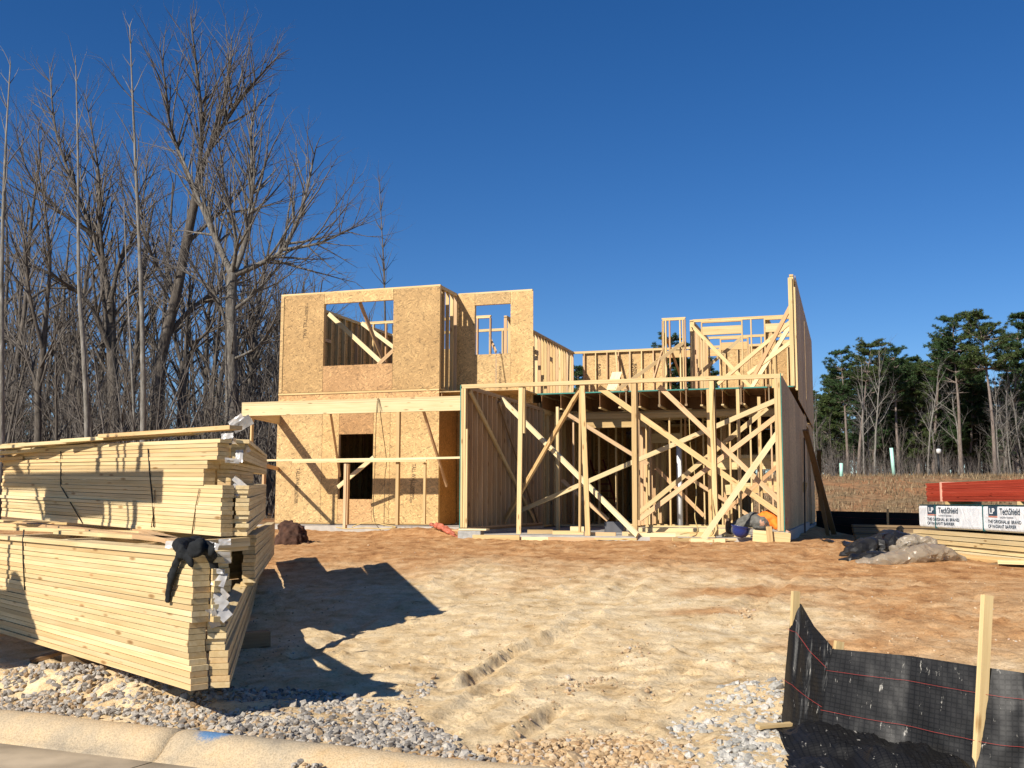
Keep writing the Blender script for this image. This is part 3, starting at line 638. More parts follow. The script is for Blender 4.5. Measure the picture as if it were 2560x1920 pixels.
# ---- porch beam, rail, posts
VP = 1.9; pz = on_v(606, 1040, VP)[2]; pl, pr = -6.11, -.02
pb = board('porch_beam', house, H(pl, VP, pz+.115), H(pr, VP, pz+.115), .235, .038, dZ, LIT)
board('beam_ply', pb, H(pl, VP+.045, pz+.115), H(pr, VP+.045, pz+.115), .235, .038, dZ, LIT)
board('top_plate', pb, H(pl, VP+.03, pz+.254), H(pr, VP+.03, pz+.254), .1, .036, dV, LIT); board('top_plate', pb, H(pl, VP+.03, pz+.292), H(pr, VP+.03, pz+.292), .1, .036, dV, LIT)
sb = board('side_beam', pb, H(pl+.04, VP+.08, pz+.1), H(-6.5, VF, pz+.1), .235, .07, dZ, LUM)
gy = lambda u, v: gz(*H(u, v, 0).xy)
def ppost(x, y, v, z1, w=.089, t=.089, m=None):
    a = on_v(x, y, v); return board('post', pb, H(a[0], v, a[2]), H(a[0], v, z1), w, t, dU, m or LUM)
ppost(623, 1300, VP+.1, pz, .038, .089); ppost(657, 1300, VP-.02, 2.44, .05, .089, LUM2)
a = ppost(993, 1312, VP, pz, .07, .089)
ppost(862, 1322, VP-.3, 2.41, .06, .089, LUM2); ppost(868, 1312, VP-.28, 2.41, .04, .089, LUM2); ppost(1061, 1310, VP, 2.43, .05, .06)
rz = on_v(700, 1152, VP)[2]
board('rail', pb, H(on_v(653, 1150, VP-.03)[0], VP-.06, rz+.01), H(on_v(994, 1150, VP)[0], VP-.06, rz+.01), .045, .038, dZ, LIT)
board('rail', pb, H(on_v(735, 1150, VP-.03)[0], VP-.09, rz-.035), H(on_v(1070, 1150, VP)[0], VP-.09, rz-.035), .04, .038, dZ, LIT)
board('rail', pb, H(on_v(994, 1150, VP)[0], VP-.06, rz+.01), H(pr, VP-.06, rz+.03), .045, .038, dZ, LIT)
a = on_v(660, 1160, VP); board('brace', pb, H(a[0], VP, rz-.1), H(-6.5, VF, rz-.1), .089, .038, dZ, LUM2)
br(on_v(827, 1035, VP+.1), on_v(850, 1190, 3.3), .07, .038, LUM2, parent=pb); br(on_v(1058, 1025, VP+.1), on_v(1117, 1215, 3.4), .075, .038, LUM2, parent=pb)
br(on_v(935, 1143, VP+.2), on_v(845, 1218, VP+.3), .09, .038, LIT, parent=pb)
for px in (1008.5, 1052): pass
# ---- mill stamps printed on the sheathing (illegible upright block letters as in the photograph)
def stamp(px, py, v, h, txt, parent, sx=1.0):
    u, _, z = on_v(px, py, v); cu = bpy.data.curves.new('mill_stamp', 'FONT'); cu.body = txt; cu.size = h; cu.align_x = 'CENTER'; cu.align_y = 'CENTER'; cu.space_line = .8
    mw = Matrix((-dZ, dU, -dV)).transposed().to_4x4() @ Matrix.Diagonal((sx, 1, 1, 1)); mw.translation = H(u, v-.004, z)
    return text_mesh('mill_stamp', cu, INK, parent, mw)
stamp(762, 823, VF, .15, 'TALL WALL', fw, .62); stamp(766, 779, VF, .05, 'RATED SHEATHING\nEXPOSURE 1', fw)
stamp(744, 1195, VF, .15, 'TALL WALL', lf, .62); stamp(740, 1236, VF, .06, 'STRENGTH AXIS\nTHIS DIRECTION', lf)
stamp(1034, 1185, VF, .15, 'TALL WALL', lf, .62); stamp(1030, 1229, VF, .075, 'TORNADO\nSTRENGTH AXIS', lf)
stamp(1250, 955, VR, .09, 'RATED SHEATHING', rw); stamp(1494, 925, 16.35, .14, 'RATED\nSHEATHING', bw); stamp(1584, 925, 16.35, .14, 'RATED\nSHEATHING', bw)
# ---- loose panel leaning on the upper deck, saw horses
t = board('plywood_sheet', None, H(*on_v(1528, 975, 7.0)), H(*on_v(1543, 930, 7.6)), .26, .012, dU, LIT); tag(t, 'pale plywood sheet leaning on the upper deck behind the garage plate', 'plywood')
# boards leaning against the right wall
for (xt, yt, xb, yb, uo, lab, ww, mm) in ((2006, 1075, 2085, 1335, .9, 'long board leaning on the right wall, foot farthest out on the soil', .14, LDK), (2012, 1080, 2070, 1338, .7, 'dark edge board leaning on the right wall inside the longest one', .10, LDK), (2042, 1125, 2052, 1312, .35, 'short dark board leaning farther back on the right wall', .14, LDK)):
    top = on_u(xt, yt, 6.1); d = w_z(xb, yb, .72)
    tag(board('leaning_board_or_shade', None, H(6.10+ww/2, top[1], top[2]), d, ww, .04, dU, mm), lab, 'board')
tag(board('leaning_board_or_shade', None, H(6.10, on_u(2010, 1075, 6.1)[1], 3.2), H(6.16, on_u(2012, 1330, 6.16)[1], .75), .06, .03, dV, INK), 'black strip standing in for a shadow line on the right wall', 'board')  # no real board: black strip painted in for the dark shadow line

# ================================================================== STACKED TRUSSES
def truss(z, A, B, C, off, grp, label, w=.12, webs=3, echord=True, epart=1.0, tilt=0, e0=0.):
    """one flat-lying roof truss: heel A, far end of bottom chord B, end of top chord C (all Vector xy), z centre"""
    D = (B-A).normalized(); E = (C-A).normalized(); A = A+D*off
    def p(q, dz=0): return Vector((q.x, q.y, z+dz+tilt*(q-A).dot(D)))
    t = empty('roof_truss', p(A), label, 'roof truss', grp)
    nrm = Vector((-D.y, D.x, 0)); 
    if nrm.dot(E) < 0: nrm = -nrm
    LB = (B-A).length
    sag = rnd.uniform(-.003, .003)
    sh_ = nrm*rnd.uniform(-.008, .008); board('bottom_chord', t, p(A+sh_), p(B+sh_*rnd.uniform(-3, 4), sag), w, .0352, nrm, LTR)
    A2 = A+nrm*(w+.01)+D*(-.03+rnd.uniform(-.03, .03))
    if echord: board('top_chord', t, p(A2.lerp(C, e0)), p(A2.lerp(C, epart)), w, .0355, Vector((-E.y, E.x, 0)), LTR)
    if not echord or e0: board('top_chord', t, p(A2), p(A2+D*2.5), w, .0355, nrm, LTR)
    for k in range(webs):
        f = (k+1)/(webs+1); a = A.lerp(B, f*.8)+nrm*(w/2); b = A2.lerp(C, min(epart, f*.9+.05)) if echord else a+nrm*1.2+D*(.5 if k % 2 else -.4)
        board('web', t, p(a+nrm*.005, 0), p(b), .089, .0375, nrm, LTR)
    return t
def xy(v): return Vector((v.x, v.y, 0))
PT = .0385
A_ = xy(at_depth(501, 1706, 6.9)); B_ = xy(at_depth(-180, 1500, 12.0)); C_l = xy(at_depth(640, 1440, 15.6)); C_u = xy(at_depth(674, 1440, 16.4))
offs = [.0, .012, .022, .03, .042, .064, .07, .075, .08, .08, .08, .04, .035, .036, .034, .032, .036, .038, .042, .045, .05, .05, .05]
z0 = .385; tz0 = z0+23*PT
for k in range(23):
    z = z0+PT*(k+.5); lab = 'pale roof truss lying flat, %s layer up from the ground in the nearest stack' % (ORD[k] if k < 20 else ('twenty first', 'twenty second', 'topmost')[k-20])
    Bk = B_
    truss(z, A_, Bk+Vector((rnd.uniform(-.03, .03), 0, 0)), C_l if k < 10 else C_u, offs[k]+rnd.uniform(-.006, .006), 'roof trusses lying flat in the nearest stack', lab, webs=3 if k > 19 else 1, epart=1.0, e0=0 if k < 10 else .35)
A1 = xy(at_depth(566, 1343, 9.5)); B1 = xy(at_depth(14, 1292, 13.2)); C1 = xy(at_depth(652, 1300, 14.5))
z1 = z0+23*PT+.01
for k in range(23):
    z = z1+PT*(k+.5); lab = 'pale roof truss lying flat, %s layer up in the farther upper stack' % (ORD[k] if k < 20 else ('twenty first', 'twenty second', 'topmost')[k-20])
    off = rnd.uniform(-.02, .02) if k < 12 else (.33+rnd.uniform(-.01, .01) if k < 16 else (.28 if k < 18 else (.1 if k < 22 else .05)))
    truss(z, A1, B1, C1, off, 'roof trusses lying flat in the farther upper stack', lab, webs=2, tilt=.022 if k < 12 else .018, epart=.55 if 12 <= k < 16 else 1)
D1 = (B1-A1).normalized()
for k, (px, py) in enumerate(((590, 1066), (495, 1078), (390, 1088), (286, 1097), (181, 1118), (74, 1108), (70, 1142))):
    d = 9.55+(590-px)*.0062; a = at_depth(px, py+3, d); b = at_depth(px-330, py+3+22, d+1.5)
    tag(board('loose_board', None, a, b, .14, .038, Vector((-D1.y, D1.x, 0)), LTR), 'loose sawn board on the upper stack, %s from the right along its top' % ORD[k], 'board', 'loose boards fanned on the upper truss stack')
for k, (xa, ya, xb, yb) in enumerate(((0, 1311, 330, 1322), (-60, 1318, 395, 1334), (60, 1308, 430, 1350), (-40, 1301, 160, 1306), (20, 1304, 250, 1312), (330, 1322, 468, 1362), (300, 1306, 440, 1318), (150, 1330, 415, 1346))):
    a = w_z(xa, ya, tz0+.02+(k % 3)*.004); b = w_z(xb, yb, tz0+.02+(k % 3)*.004)
    if a.y > 17: a = b+(a-b)*((16-b.y)/(a.y-b.y))
    tag(board('loose_board', None, a, b, .13, .036, Vector((0, 1, 0)), (LTR, LUM, LUM2)[k % 3]), 'loose sawn board lying flat on top of the nearest truss stack', 'board', 'loose boards lying on the nearest truss stack')
BLK = plain('black_strap', (.012, .012, .012), .4)
nD = Vector(((B_-A_).normalized().y, -(B_-A_).normalized().x, 0)); nD = nD if nD.y < 0 else -nD
def strap(px, pts, P, Q, lab, m=BLK, w=.007):
    """band lying on the vertical face through P, Q"""
    n = Vector((-(Q-P).y, (Q-P).x, 0)).normalized(); n = n if n.y < 0 else -n
    out = []
    for (x, y) in pts:
        r = Vector(ray(x, y)); c = Vector(CAM); t = n.dot(P+n*.068-c)/n.dot(r); out.append(c+r*t)
    tag(tube('strap', out, w, m, None, 4), lab, 'strap')
strap(0, [(60, 1324), (57, 1350), (58, 1400), (62, 1475)], A_, B_, 'black band round the left part of the nearest truss stack')
strap(0, [(152, 1128), (152, 1215), (206, 1308)], A1, B1, 'black band on the upper stack, bent towards the right')
strap(0, [(370, 1122), (374, 1180), (381, 1250), (385, 1318)], A1, B1, 'black upright band near the middle of the upper stack')
strap(0, [(498, 1222), (490, 1262), (480, 1334)], A1, B1, 'brown upright band near the right end of the upper stack', LDK, .006)
strap(0, [(387, 1225), (387, 1260), (381, 1300), (378, 1318)], A1, B1, 'thin brown band just beside the middle black one', LDK, .005)
# garment
CLOTH = plain('black_cloth', (.012, .013, .014), .85, .3, 12, .3)
def blob(name, chains, m, parent=None, vox=.012, flat=None, disp=.0, mw=None):
    """one continuous soft body grown from tapering limbs"""
    vs, fs = [], []
    for pts, rad in chains:
        pts = smooth_pts(pts, 4); R = [rad[0]+(rad[-1]-rad[0])*i/(len(pts)-1) if len(rad) == 2 else float(np.interp(i/(len(pts)-1), np.linspace(0, 1, len(rad)), rad)) for i in range(len(pts))]
        me = tube_mesh('x', pts, R, 10); o = len(vs); vs += [v.co.copy() for v in me.vertices]; fs += [tuple(i+o for i in p.vertices) for p in me.polygons]; bpy.data.meshes.remove(me)
        for e in (0, -1):   # rounded ends
            s = bmesh.new(); bmesh.ops.create_uvsphere(s, u_segments=10, v_segments=6, radius=R[e]*.99); o = len(vs)
            vs += [v.co+pts[e] for v in s.verts]; fs += [tuple(v.index+o for v in f.verts) for f in s.faces]; s.free()
    if flat: vs = [flat(v) for v in vs]
    me = mesh(name, vs, fs, True); ob = link(name, me, m, parent)
    r = ob.modifiers.new('r', 'REMESH'); r.mode = 'VOXEL'; r.voxel_size = vox; r.use_smooth_shade = True
    s = ob.modifiers.new('s', 'SMOOTH'); s.iterations = 3
    dg = bpy.context.evaluated_depsgraph_get(); dg.update(); ev = ob.evaluated_get(dg); nm = bpy.data.meshes.new_from_object(ev); ob.modifiers.clear()
    if disp:
        for v in nm.vertices: v.co += v.normal*disp*noise.fractal(v.co*11, 1, 2, 3)
    nm.polygons.foreach_set('use_smooth', [True]*len(nm.polygons))
    ob.data = nm
    if not nm.materials: nm.materials.append(m)
    return ob
def fp(px, py, d): return at_depth(px, py, d)
def face(px, py, off, P=A_, Q=B_):
    n = Vector((-(Q-P).y, (Q-P).x, 0)).normalized(); n = n if n.y < 0 else -n; r = Vector(ray(px, py)); c = Vector(CAM); t = n.dot(P+n*(.06+off)-c)/n.dot(r); return c+r*t
tz = z0+23*PT
NF = Vector((-(B_-A_).y, (B_-A_).x, 0)).normalized(); NF = NF if NF.y < 0 else -NF
def flatn(v):
    d = NF.dot(v-A_)-.06; return v-NF*d*.5 if d > 0 else v
def topp(px, py, dz): q = w_z(px, py, tz+dz); return q
g = blob('draped_jacket', [([face(410, 1500, .05), face(411, 1470, .06), face(420, 1430, .07), face(432, 1398, .07), face(442, 1378, .06), topp(452, 1362, .03)], [.032, .04, .042, .042, .045, .05]),
    ([topp(440, 1376, .02), topp(470, 1368, .04), topp(500, 1368, .03), topp(520, 1376, .02)], [.05, .055, .05, .04]), ([face(452, 1382, .03), face(470, 1398, .02), face(478, 1412, .01)], [.045, .03, .02]),
    ([topp(462, 1362, .03), topp(490, 1358, .03)], [.05, .05]),
    ([topp(520, 1376, .01), fp(531, 1398, 6.98), fp(540, 1440, 7.02)], [.04, .035, .035])], CLOTH, None, .009, flatn, .014)
tag(g, 'black long sleeved garment hung over the corner of the nearest truss stack', 'jacket')
# plastic sleeves with papers
def sheet(name, c, ax, ay, nx, ny, amp, seed, m, fold=0, parent=None, thick=.0):
    vs = []; fs = []; n = ax.cross(ay).normalized()
    for j in range(ny+1):
        for i in range(nx+1):
            s, t = i/nx-.5, j/ny-.5; p = c+ax*s+ay*t; q = Vector((s*3+seed, t*3, seed*1.7))
            vs.append(p+n*(amp*noise.noise(q*1.2)+amp*.5*noise.noise(q*3)+fold*(s*s)))
    for j in range(ny):
        for i in range(nx): fs.append((j*(nx+1)+i, j*(nx+1)+i+1, (j+1)*(nx+1)+i+1, (j+1)*(nx+1)+i))
    o = link(name, mesh(name, vs, fs, True), m, parent)
    if thick: mo = o.modifiers.new('t', 'SOLIDIFY'); mo.thickness = thick
    return o
PLA, nt, b = mat('white_plastic', .25); b.inputs['Base Color'].default_value = (.50, .48, .46, 1); b.inputs['Transmission Weight'].default_value = .25; b.inputs['Specular IOR Level'].default_value = .6
for k, (px, py, d, sx, sy, a) in enumerate(((605, 1060, 9.9, .20, .09, .5), (590, 1050, 9.8, .15, .05, .6), (568, 1090, 9.5, .11, .05, .1), (598, 1112, 9.7, .14, .08, -.4), (608, 1125, 9.7, .12, .08, .5), (598, 1140, 9.6, .07, .11, .1), (580, 1152, 9.5, .13, .04, -.1), (600, 1208, 9.7, .16, .05, -.7), (590, 1225, 9.6, .10, .08, -.5), (603, 1232, 9.6, .08, .06, -.2),
        (562, 1355, 8.6, .10, .05, .05), (528, 1365, 7.1, .10, .05, -.3), (552, 1394, 6.98, .13, .07, .0), (545, 1428, 6.98, .09, .03, -.1), (548, 1448, 6.98, .09, .08, -.2), (552, 1478, 6.98, .13, .05, -.8), (545, 1500, 6.98, .14, .07, -.7), (555, 1530, 6.98, .12, .07, -.8), (532, 1545, 6.98, .07, .12, .2), (548, 1635, 7.1, .06, .04, .2), (445, 1362, 7.4, .18, .05, .0))):
    ax = (Vector(RI)*math.cos(a)+Vector((0, 0, 1))*math.sin(a))*sx*1.25; ay = (Vector((0, .5*((k % 3)-1), 1))*math.cos(a)-Vector(RI)*math.sin(a))*sy*1.35
    tag(sheet('document_sleeve', fp(px, py, d), ax*.8, ay*.8, 8, 6, .010, k*2.3, PLA), 'crumpled clear plastic sleeve with papers hanging among the truss ends', 'plastic sleeve', 'plastic sleeves stapled to the stacked trusses')
# timbers under and beside the stacks
def ground_block(px, py, ln, w, h, ang, lab, m=LTR, dz=0, cat='board', roll=0, z=None, name='scrap_block'):
    p = w_z(px, py, z if z is not None else .3); zz = gz(p.x, p.y)
    p = w_z(px, py, zz); dr = Vector((math.cos(ang), math.sin(ang), math.sin(roll))).normalized()
    return tag(board(name, None, Vector((p.x, p.y, zz+h/2+dz))-dr*ln/2, Vector((p.x, p.y, zz+h/2+dz))+dr*ln/2, w, h, Vector((-dr.y, dr.x, 0)), m), lab, cat)
ground_block(105, 1610, .30, .14, .04, -1.0, 'short light offcut tilted in the dirt under the nearest stack', LTR, .06, roll=-.5)
ground_block(140, 1622, .2, .16, .08, .5, 'square sawn block in the dirt under the nearest stack', LTR, .03)
ground_block(128, 1650, .35, .14, .03, .5, 'dark red brown splintered board below the square block', LDK, .03, roll=.25)
for k, (px, d) in enumerate(((330, 8.6), (560, 9.6), (620, 13))):
    p = at_depth(px, 1500, d); tag(board('bearer', None, Vector((p.x-.5, p.y-.1, .30)), Vector((p.x+.35, p.y+.3, .33)), .14, .14, dZ, LDK), '%s bearer timber from the street under the truss stacks' % ORD[k], 'timber')
# ================================================================== SILT FENCE
def silt_mat():
    m, nt, b = mat('silt_fabric', .5); b.inputs['Specular IOR Level'].default_value = .28
    uv = N(nt, 'ShaderNodeUVMap'); uv.uv_map = 'uv'; sp = N(nt, 'ShaderNodeSeparateXYZ'); L(nt, uv, 0, sp, 0)
    def lines(ch, pitch, wd):
        a = N(nt, 'ShaderNodeMath', operation='DIVIDE'); L(nt, sp, ch, a, 0); a.inputs[1].default_value = pitch
        f = N(nt, 'ShaderNodeMath', operation='FRACT'); L(nt, a, 0, f, 0)
        c = N(nt, 'ShaderNodeMath', operation='LESS_THAN'); L(nt, f, 0, c, 0); c.inputs[1].default_value = wd; return c
    gx, gy_ = lines(0, .031, .17), lines(1, .026, .2); mx = N(nt, 'ShaderNodeMath', operation='MAXIMUM'); L(nt, gx, 0, mx, 0); L(nt, gy_, 0, mx, 1)
    cm = mixc(nt); L(nt, mx, 0, cm, 0); cm.inputs[6].default_value = (.011, .0105, .010, 1); cm.inputs[7].default_value = (.004, .004, .004, 1)
    no = N(nt, 'ShaderNodeTexNoise', Scale=2.2, Detail=4.); L(nt, uv, 0, no, 'Vector')
    # dried mud splashes
    mp = N(nt, 'ShaderNodeMapping'); mp.inputs['Scale'].default_value = (16, 5, 1); L(nt, uv, 0, mp, 0)
    n2 = N(nt, 'ShaderNodeTexNoise', Scale=1.6, Detail=6., Roughness=.72); L(nt, mp, 0, n2, 'Vector')
    rm = ramp(nt, [(.625, (0, 0, 0)), (.67, (1, 1, 1))]); L(nt, n2, 0, rm, 0)
    c2 = mixc(nt); L(nt, rm, 0, c2, 0); L(nt, cm, 2, c2, 6); c2.inputs[7].default_value = (.33, .31, .27, 1)
    L(nt, c2, 2, b, 'Base Color'); bp = N(nt, 'ShaderNodeBump', Strength=.6, Distance=.004); L(nt, mx, 0, bp, 'Height')
    b2 = N(nt, 'ShaderNodeBump', Strength=.35, Distance=.05); L(nt, no, 0, b2, 'Height'); L(nt, bp, 0, b2, 'Normal'); L(nt, b2, 0, b, 'Normal')
    return m
SILT = silt_mat(); RED = plain('red_thread', (.45, .06, .05), .7)
def fabric(name, cols, nz, amp, parent, seed, m=SILT, nu=40):
    """hung sheet: cols = list of (top, bottom) points along its run"""
    vs = []; uvs = []; fs = []; L_ = [0]
    for i in range(1, len(cols)): L_.append(L_[-1]+(cols[i][0]-cols[i-1][0]).length)
    pos = [L_[-1]*i/nu for i in range(nu+1)]
    for s in pos:
        i = max(k for k in range(len(L_)-1) if L_[k] <= s+1e-9); f = (s-L_[i])/(L_[i+1]-L_[i]); T = cols[i][0].lerp(cols[i+1][0], f); B = cols[i][1].lerp(cols[i+1][1], f)
        for j in range(nz+1):
            t = j/nz; p = T.lerp(B, t); bulge = math.sin(math.pi*f)*math.sin(math.pi*min(1, t*1.1))
            q = Vector((s*2.2+seed, t*1.5, seed)); p = p+Vector((-.15, -1, 0))*(amp*(.5*bulge+noise.noise(q)*.8*(.3+t)+.3*noise.noise(q*3)*(.3+t)+.15*noise.noise(q*9)))
            vs.append(p); uvs.append((s, (1-t)*(T-B).length))
    for i in range(nu):
        for j in range(nz): a = i*(nz+1)+j; fs.append((a, a+1, a+nz+2, a+nz+1))
    me = mesh(name, vs, fs, True); ul = me.uv_layers.new(name='uv')
    for lp in me.loops: ul.data[lp.index].uv = uvs[lp.vertex_index]
    o = link(name, me, m, parent)
    # red tracer threads woven along the run
    for t in (.24, .62):
        j = int(round(t*nz)); pts = [Vector(vs[i*(nz+1)+j])+Vector((-.02, -.004, 0)) for i in range(nu+1)]; tube('tracer_thread', pts, .0012, RED, o, 3)
    return o
F2, F3, F4 = at_depth(2085, 1620, 6.5), at_depth(2470, 1680, 5.85), at_depth(2800, 1740, 5.35)
fence = empty('silt_fence', Vector((F2.x, F2.y, .15)), 'black woven silt fence on wooden stakes at the right of the lot', 'silt fence')
def gd(p, dz=0): return Vector((p.x, p.y, max(.1, gz(p.x, p.y, False))+dz))
tp = lambda px, py, d: at_depth(px, py, d)
S0 = tp(1990, 1480, 7.0)
fabric('fabric', [(tp(2080, 1622, 6.5), gd(tp(2045, 1830, 6.42), -.02)), (tp(2280, 1640, 6.15), gd(tp(2260, 1900, 6.05), -.02)), (tp(2455, 1667, 5.83), gd(tp(2440, 1900, 5.7), -.02)), (tp(2560, 1682, 5.7), gd(tp(2560, 1900, 5.6), -.02)), (tp(2800, 1720, 5.3), gd(tp(2800, 1900, 5.2), -.02))], 22, .05, fence, 1.0, nu=70)
# slack corner piece drooping from the tall stake
fabric('fabric', [(tp(1979, 1503, 7.05), gd(tp(1952, 1800, 6.9), .0)), (tp(2003, 1510, 7.0), gd(tp(1975, 1812, 6.7), .0)), (tp(2035, 1565, 6.75), gd(tp(2012, 1810, 6.6), .0)), (tp(2082, 1618, 6.5), gd(tp(2050, 1806, 6.42), .0))], 22, .10, fence, 4.0, nu=34)
# skirt bunched on the ground
SKIRT = [(1952, 1800), (1948, 1850), (1960, 1900), (1990, 1960), (2300, 1990), (2560, 1960), (2440, 1895), (2260, 1885), (2120, 1850), (2050, 1808)]
def stake(top, foot, w=.038, t=.02, parent=fence): return board('stake', parent, foot, top, w, t, Vector((1, .3, 0)), LUM)
stake(tp(1989, 1478, 7.0), gd(tp(1975, 1790, 7.0), -.1), .05, .03); stake(tp(2098, 1603, 6.55), gd(tp(2062, 1830, 6.5), -.1), .055, .03)
stake(tp(2468, 1488, 5.82), gd(tp(2436, 1930, 5.72), -.15), .058, .032); stake(tp(2800, 1560, 5.3), gd(tp(2790, 1900, 5.3), -.1), .05, .03)
ground_block(1960, 1824, .38, .05, .02, .35, 'thin light lath on the rubble at the foot of the silt fence', LUM, .02, 'lath', name='lath')
WIRE = plain('orange_wire', (.55, .13, .05), .6)
tag(tube('orange_cord', smooth_pts([gd(tp(2110, 1620, 7.6), .1), gd(tp(2200, 1625, 7.4), .14), gd(tp(2330, 1650, 7.2), .12), gd(tp(2430, 1650, 7.2), .14), gd(tp(2600, 1655, 7.2), .14)]), .006, WIRE), 'orange cord stretched low behind the silt fence', 'cord')
tag(tube('marker_pin', [gd(tp(2427, 1665, 7.0), 0), gd(tp(2427, 1665, 7.0), .2)], .012, WIRE, None, 6), 'short orange marker pin behind the tall stake', 'marker')
# ================================================================== MATERIAL PILE AT THE RIGHT
W0, W1 = xy(at_depth(2298, 1318, 18.6)), xy(at_depth(2560, 1334, 14.9)); WD = (W1-W0).normalized(); WN = Vector((-WD.y, WD.x, 0)); WN = WN if WN.x > 0 else -WN   # away from the viewer
def plz(px, py, off=0):
    r = Vector(ray(px, py)); c = Vector(CAM); n = WN; t = n.dot(W0+WN*off-c)/n.dot(r); return c+r*t
def pbox(name, s0, s1, o0, o1, z0, z1, m, parent=None):
    mw = Matrix((WD, WN, dZ)).transposed().to_4x4(); mw.translation = Vector((*(W0+WD*s0+WN*o0).xy, z0))
    me = mesh(name, bxv(0, s1-s0, 0, o1-o0, 0, z1-z0), BF); o = link(name, me, m, parent, mw); return o
zb = plz(2298, 1318).z; zt = plz(2300, 1262).z
REDP = lumber('red_primed_board', (.40, .055, .03), (.30, .035, .02), (.48, .10, .06))
WRAP, nt, b = mat('white_wrap', .42); tc = N(nt, 'ShaderNodeTexCoord'); n_ = N(nt, 'ShaderNodeTexNoise', Scale=5., Detail=5., Distortion=1.5); L(nt, tc, 'Object', n_, 'Vector'); r_ = ramp(nt, [(.3, (.62, .64, .66)), (.6, (.80, .80, .80))]); L(nt, n_, 0, r_, 0); L(nt, r_, 0, b, 'Base Color'); bp = N(nt, 'ShaderNodeBump', Strength=.6, Distance=.03); L(nt, n_, 0, bp, 'Height'); L(nt, bp, 0, b, 'Normal')
NAVY = plain('navy_print', (.03, .055, .085), .6); SAL = plain('coral_print', (.55, .20, .13), .6); TEAL = plain('teal_strap', (.02, .10, .10), .5)
wrap = pbox('wrapped_sheet_pack', -.02, 5.4, 0, 1.2, zb, zt, WRAP); mo = wrap.modifiers.new('b', 'BEVEL'); mo.width = .05; mo.segments = 3
tag(wrap, 'pack of sheets in white printed wrap under the red boards', 'wrapped pack')
def wtext(txt, s, z, h, m, sx=1., nm='print', bold=0):
    cu = bpy.data.curves.new(nm, 'FONT'); cu.body = txt; cu.size = h; cu.offset = bold; mw = Matrix((WD, dZ, -WN)).transposed().to_4x4() @ Matrix.Diagonal((sx, 1, 1, 1)); mw.translation = Vector((*(W0+WD*s+WN*-.006).xy, z)); return text_mesh(nm, cu, m, wrap, mw)
def ws(px): return (xy(plz(px, 1300))-W0).dot(WD)
for (x0, x1) in ((2320, 2341), (2472, 2494)):
    s0_, s1_ = ws(x0), ws(x1); zz = zb+.24; hh = .14
    l = pbox('logo_panel', s0_, s1_, -.004, .01, zz, zz+hh, NAVY, wrap); pbox('logo_underline', s0_, s1_, -.004, .01, zz-.025, zz-.006, SAL, wrap)
    sw = (s1_-s0_); wtext('LP', s0_+sw*.12, zz+.03, .115, WRAP, sw/.19, 'logo_letters', .004)
    wtext('TechShield', s1_+sw*.3, zz+.02, .135, NAVY, sw/.17*.62, 'wrap_print', .002); wtext('RADIANT BARRIER', s1_+sw*.3, zz-.035, .035, NAVY, sw/.17*.85, 'wrap_print')
    wtext('THE ORIGINAL #1 BRAND\nOF RADIANT BARRIER', s0_-.02, zb+.13, .07, NAVY, sw/.17*.75, 'wrap_print', .001)
for px in (2339, 2458, 2600): s_ = ws(px); pbox('band', s_-.012, s_+.012, -.008, 1.208, zb, zt+.006, TEAL, wrap)
pbox('band', -.0, 5.3, -.004, .08, zt+.001, zt+.008, TEAL, wrap)
rb0, rb1 = plz(2318, 1256, .05), plz(2560, 1274, .05)
redp = empty('red_board_bundle', rb0, 'bundle of red primed boards strapped on top of the white wrapped pack', 'board bundle')
zr = zt+.06; s0_ = ws(2316)
for k in range(12):
    z_ = zr+k*.0262; pbox('red_board', s0_+rnd.uniform(-.02, .02), 5.5, .02+rnd.uniform(-.006, .006), .5, z_, z_+.0245, REDP, redp)
pbox('band', ws(2352), ws(2352)+.05, .005, .51, zr-.002, zr+.325, plain('pink_band', (.75, .42, .30), .5), redp)
for k, px in enumerate((2364, 2545)): tag(pbox('spacer_block', ws(px)-.04, ws(px)+.04, .02, .6, zt+.004, zr-.002, LUM), '%s sawn spacer block from the left between red boards and white pack' % ORD[k], 'block')
# lumber pile below the pack
zg = plz(2298, 1392).z-.02; rows = 7; hh = (zb-zg-.03)/rows
for k in range(rows):
    s0_ = ws(2284-(18 if k == rows-2 else 0)+(0, 70, 10, 40, 0, 0, 6)[k] * 1)
    for j in range(2):
        tag(pbox('stacked_board', s0_+j*.05, 5.5+rnd.uniform(0, .2), -.05+rnd.uniform(-.03, .02)-(rows-k)*.02+j*.5, .42+j*.5, zg+k*hh, zg+(k+1)*hh-.012, (LTR, LUM, LIT)[k % 3]), 'long yellow board in the pile under the white pack, %s layer up, %s row' % (ORD[k], ('front', 'back')[j]), 'board', 'long boards piled under the white pack')
